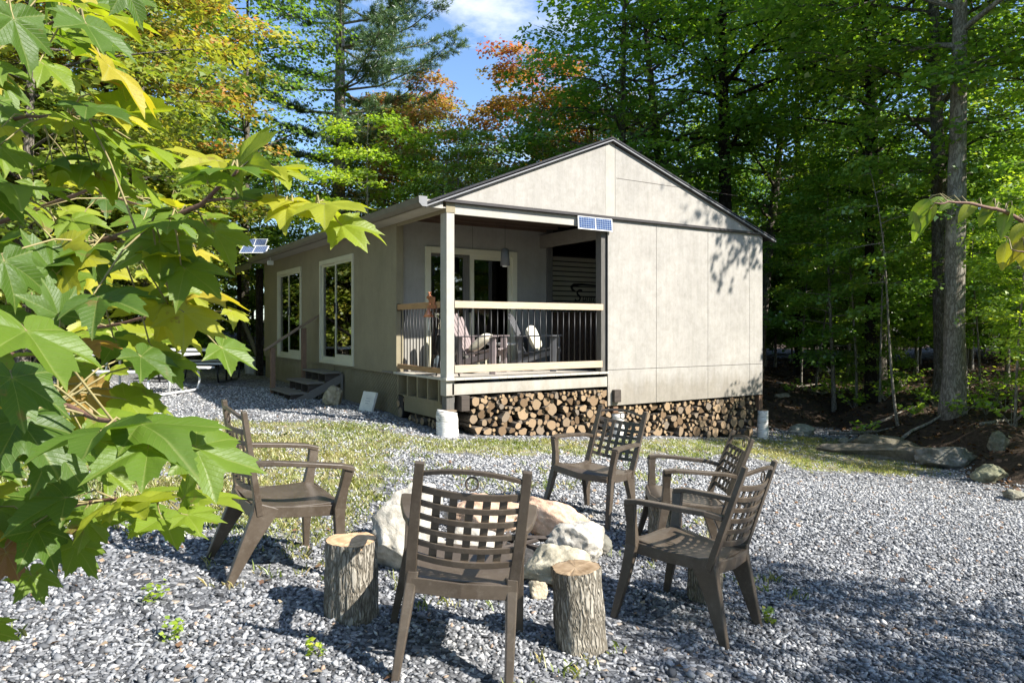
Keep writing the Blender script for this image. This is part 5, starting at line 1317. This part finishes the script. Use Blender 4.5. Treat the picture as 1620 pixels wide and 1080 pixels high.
def twig(pts, r0, r1, group=wood_near):
    P = [near(*p) for p in pts]; n = len(P); Q = []
    for i in range(n-1):
        for k in range(4): Q.append(P[i].lerp(P[i+1], k/4))
    Q.append(P[-1]); m_ = len(Q)
    Q = [q+Vector((lr.uniform(-1,1), lr.uniform(-1,1), lr.uniform(-1,1)))*.0022 for q in Q]
    group.tube(Q, [r0+(r1-r0)*i/(m_-1) for i in range(m_)], 7, cap=True); TW.append(Q)
twig([(-420,520,1.35),(-120,460,1.15),(60,425,1.0),(160,385,.92),(270,345,.86),(330,316,.84),(378,268,.82)], .0075, .0018)
twig([(330,316,.84),(420,318,.84),(500,322,.86)], .002, .001)
twig([(-380,300,1.3),(-100,200,1.15),(20,188,1.05),(110,180,1.0)], .006, .0015)
twig([(-380,700,1.2),(-120,660,1.0),(0,632,.88),(90,640,.78),(180,668,.72),(235,680,.70)], .0062, .0016)
twig([(-380,980,1.3),(-150,900,1.1),(0,845,1.0),(110,800,.95),(180,790,.92),(240,792,.90)], .006, .0015)
twig([(-380,60,1.3),(-80,60,1.1),(40,50,1.0),(120,20,.95)], .005, .0012)
twig([(-200,560,1.3),(60,560,1.25),(150,520,1.2),(240,500,1.15),(300,520,1.1)], .005, .0012)
twig([(-200,420,1.6),(60,330,1.5),(140,300,1.4),(240,330,1.3)], .006, .0015)
def leaf_at(px, py, length, ang, tilt, tint, d=None, yaw=None, rollz=None):
    """blade whose middle is near px,py; ang: direction of the tip in the picture; tilt: how far it lies back towards level"""
    d = d or min(1.5, max(.62, 1135*.105/length)); size = length*d/1135*.60
    tilt = min(82, tilt+lr.uniform(6, 26)); tilt = tilt if length > 225 or px > 150 else max(tilt, 66)
    a = R(ang); yaw = lr.uniform(-.45, .45) if yaw is None else yaw
    tip = (Rv*math.cos(a)+Uv*math.sin(a))*math.cos(yaw)+Fv*math.sin(yaw); n0 = (-Fv); n0 = (n0-tip*n0.dot(tip)).normalized()
    side = tip.cross(n0); t = R(tilt); nrm = n0*math.cos(t)+side*math.sin(t)
    if nrm.z < 0 and tilt > 0: nrm = n0*math.cos(t)-side*math.sin(t)
    P = near(px, py, d)-tip*size*.45
    best = min((q for T_ in TW for q in T_), key=lambda q: (q-P).length)
    LS.add(P, tip, nrm, size, tint, lr, petiole=best if (best-P).length < .17 else P-tip*size*.35+Vector((0,0,-.006)))
SPEC = [ # px, py, length, angle, tilt, tint
 (150,62,165,-52,20,.22,.75),(212,8,110,-70,30,.25,.8),(35,70,150,-75,25,.15,.8),(20,110,110,-20,50,.45,.9),(92,118,105,-35,40,.55,.9),(170,178,140,-18,50,.20,.85),(165,215,170,-25,62,.55,.9),
 (405,232,150,38,28,.62,.82),(462,278,110,-18,60,.66,.84),(308,248,125,172,60,.78,.86),(432,312,120,165,55,.80,.84),(545,325,150,-8,60,.74,.80),(262,335,120,178,45,.38,.86),(345,345,80,-12,55,.55,.9),
 (318,442,130,-32,38,.42,.88),(222,470,140,165,45,.70,.95),(325,512,150,-28,55,.74,.92),(190,478,170,-12,50,.16,.80),(288,578,110,-15,40,.55,.90),(250,585,130,-38,55,.22,.85),
 (290,668,225,0,64,.36,.70),(70,560,245,-38,55,.42,.62),(30,640,190,-60,25,.18,.66),(140,645,120,-75,25,.95,.85),(158,545,120,-8,62,.93,.85),(62,700,190,-42,30,.18,.70),
 (175,705,120,-30,45,.42,.82),(110,735,160,-50,35,.20,.74),(245,795,150,4,68,.66,.86),(305,765,95,55,35,.50,.86),(325,818,105,-10,55,.60,.84),(60,785,150,175,35,.20,.86),(155,842,95,-48,25,.52,.90),
 (135,885,100,-60,30,.42,.92),(75,868,130,-62,25,.20,.88),(22,895,105,-80,25,.97,.92),(-5,1000,110,-12,50,.52,1.0),(60,930,90,-55,35,.45,1.0),(12,380,140,60,40,.40,.9),(60,300,150,-10,55,.55,.9),
 (110,250,120,20,50,.30,1.0),(190,300,110,-30,50,.62,1.05),(60,400,120,120,30,.28,.85),(110,400,130,30,30,.25,.88),(150,420,120,-60,40,.22,.9),(20,450,150,-70,30,.20,.8),(240,400,105,10,60,.62,1.0),
 (20,250,130,-35,50,.42,.95),(15,20,120,-20,40,.30,.95),(75,10,110,-110,35,.35,.95),(200,560,110,-45,50,.30,.95),(130,590,100,-20,60,.5,1.0),(10,520,160,-30,30,.3,.85),(225,640,90,-50,60,.6,.9),
 (30,820,120,-30,50,.4,.95),(190,760,90,-40,60,.55,.95),(0,740,160,-20,40,.25,.8),(5,320,130,-50,30,.3,.9),(85,470,110,100,30,.2,.8),(270,525,90,-60,60,.8,1.0),(215,520,100,160,55,.66,1.05),
 (300,300,60,20,50,.6,1.1),(380,500,60,-30,60,.72,1.0)]
for s in SPEC: leaf_at(*s[:6], d=s[6])
def nat_leaf(P, size, tint, out=None, flat=.34):
    """a leaf held as on the tree: blade up to the light, tip outward and drooping"""
    tip = (Rv*lr.uniform(.2, 1.0)+Fv*lr.uniform(-.7, .5)+Uv*lr.uniform(-.85, .05)) if out is None else out
    nrm = Vector((0,0,1))+sd*.35+Vector((lr.gauss(0,flat), lr.gauss(0,flat), 0))-Fv*.25
    best = min((q for T_ in TW for q in T_), key=lambda q: (q-P).length)
    LS.add(P, tip, nrm, size, tint, lr, petiole=best if (best-P).length < .17 else P-tip.normalized()*size*.35+Vector((0,0,.006)))
def bough_edge(py):
    for (a, b, xa, xb) in ((-80,60,200,205),(60,200,215,240),(200,330,245,330),(330,440,330,370),(440,560,360,360),(560,640,330,230),(640,730,230,180),(730,850,180,140),(850,935,130,40)):
        if a <= py < b: return xa+(xb-xa)*(py-a)/(b-a)
    return 0
for k in range(170):      # the rest of the bough, thickest towards the left
    py = lr.uniform(-80, 920); e = bough_edge(py); px = e-22-abs(lr.gauss(0, .45))*(e+330)-lr.random()*30; d = lr.uniform(.85, 1.8)
    if px > e-60 and 590 < py: d = min(d, 1.2)
    if 560 < py < 625 and px > 225: continue
    P = near(px, py, d); t_ = lr.gauss(.57, .18)+(.14 if (px > 60 and 330 < py < 620) else 0)
    nat_leaf(P, lr.uniform(.046, .084), min(.82, max(.08, t_)))
for Q in list(TW):        # opposite pairs along every twig
    for i in range(4, len(Q), 4):
        for sg in (-1, 1):
            dr = (Q[min(i+1, len(Q)-1)]-Q[i-1]).normalized(); o_ = (dr*.8+dr.cross(Vector((0,0,1)))*sg*.8+Vector((0,0,lr.uniform(-.6,.1)))).normalized()
            P = Q[i]+o_*lr.uniform(.03, .06)
            if (P-CP).dot(Fv) > .62: nat_leaf(P, lr.uniform(.045, .075), min(.85, max(.1, lr.gauss(.55, .16))), o_)
x, y = W(-2.05, 1.45); mt = thing('maple_tree', 'near maple whose big lobed leaves hang into the left of the view', 'tree', (x, y, gnear(x, y)))
tk = MB(); base = Vector((x, y, gnear(x, y)-.1)); top_ = Vector((x+.15, y+.2, 4.6))
tk.tube([base, base.lerp(top_, .2), base.lerp(top_, .5)+Vector((.05,0,0)), base.lerp(top_, .8), top_], [.075, .06, .045, .028, .01], 12, jit=.08)
for Q in (TW[0], TW[2], TW[3], TW[4], TW[5], TW[6], TW[7]):
    q = Q[0]; zt_ = min(4.2, q.z+.05-.25); f_ = (zt_-base.z)/(top_.z-base.z); b0 = base.lerp(top_, max(.05, f_)); tk.tube([b0, (b0+q)/2+Vector((0,0,.03)), q], [.018, .011, .0075], 8, cap=False)
def local(o, ob):
    ob.parent = o; ob.matrix_parent_inverse = Matrix.Translation(-Vector(o.location)); return ob
local(mt, tk.build('trunk', M['barkpale'], None, True)); wood_near.add(LS.pet.v, LS.pet.f, 1); local(mt, wood_near.build('twigs', [M['twig'], M['petiole']], None, True))
local(mt, LS.build('leaves', None))
# crown of the near maple above the view
P = []; q_ = np.random.RandomState(5)

# the small branch reaching in from the right
LS = LeafSet(); TW = []; wr = MB()
twig([(2050,560,1.7),(1800,480,1.62),(1660,372,1.55),(1590,335,1.5),(1540,322,1.48),(1500,320,1.46),(1478,322,1.45)], .007, .0012, wr)
twig([(1660,372,1.55),(1620,385,1.56),(1585,374,1.55)], .0022, .001, wr)
twig([(1800,480,1.62),(1700,420,1.55),(1640,400,1.5),(1600,395,1.48)], .004, .001, wr)
for (px, py, ln, ang, tilt, tint) in ((1482,316,34,190,45,.30),(1455,332,52,-128,30,.42),(1463,335,62,-118,30,.55),(1456,352,60,-122,55,.35),(1500,322,34,-155,40,.25),(1532,330,48,-142,45,.55),(1560,336,46,-115,35,.50),(1568,330,38,-160,45,.28),(1590,348,56,-112,30,.32),(1600,345,50,-85,35,.42),(1612,388,62,-140,45,.68),(1600,398,56,-128,40,.70),(1588,402,48,-105,45,.60),(1618,400,50,-90,40,.80),(1610,366,44,-130,45,.60),(1640,380,60,-120,40,.6),(1670,400,60,-100,40,.5),(1700,430,60,-80,40,.5),(1650,360,60,-60,40,.5),(1690,370,60,-130,40,.4),(1740,470,60,-120,40,.5)):
    d = 1.5; size = ln*d/1135*.92; a = R(ang); yaw = lr.uniform(-.35,.35)
    tip = (Rv*math.cos(a)+Uv*math.sin(a))*math.cos(yaw)+Fv*math.sin(yaw); n0 = (-Fv-tip*(-Fv).dot(tip)).normalized(); sd_ = tip.cross(n0); t = R(tilt)
    nrm = n0*math.cos(t)+sd_*math.sin(t)
    if nrm.z < 0: nrm = n0*math.cos(t)-sd_*math.sin(t)
    Pp = near(px, py, d)-tip*size*.45; best = min((q for T_ in TW for q in T_), key=lambda q: (q-Pp).length); LS.add(Pp, tip, nrm, size, min(.8, tint+.14), lr, petiole=best, shape='oval')
x, y = W(2.25, 1.9); rt = thing('young_tree', 'young tree at the right whose thin twig of drooping oval leaves reaches in', 'tree', (x, y, gnear(x, y)))
tk = MB(); base = Vector((x, y, gnear(x, y)-.1)); tk.tube([base, base+Vector((.05,.02,1.2)), base+Vector((0,.05,2.1)), base+Vector((.04,.1,2.6))], [.03, .022, .015, .005], 10)
q = TW[0][0]; tk.tube([base+Vector((.045,.02,1.1)), q], [.014, .007], 8)
local(rt, tk.build('trunk', M['barkpale'], None, True)); wr.add(LS.pet.v, LS.pet.f, 1); local(rt, wr.build('twigs', [M['twig'], M['petiole']], None, True)); local(rt, LS.build('leaves', None))
print('logs', nlog, 'objects', len(bpy.data.objects))
# nail heads and a patched board on the front wall
nl = MB()
for x_ in (2.93, 3.92, 3.98, 5.16, 5.22, 6.27, 6.33, 6.62):
    for k_ in range(14):
        z_ = .32+k_*.215+rnd.uniform(-.03,.03)
        nl.box(x_, x_+.008, -.0145, -.0118, z_, z_+.008)
nl.build('nail_row', M['gutter'], cabin)
for x_, y_, z0_, z1_ in ((6.595, .0, -.055, .242), (3.03, -.0, .128, .242)):
    MB().box(x_, x_+.10, y_+.012, y_+.10, z0_, z1_).build('pier_post', M['redwood'], cabin, bevel=.004)
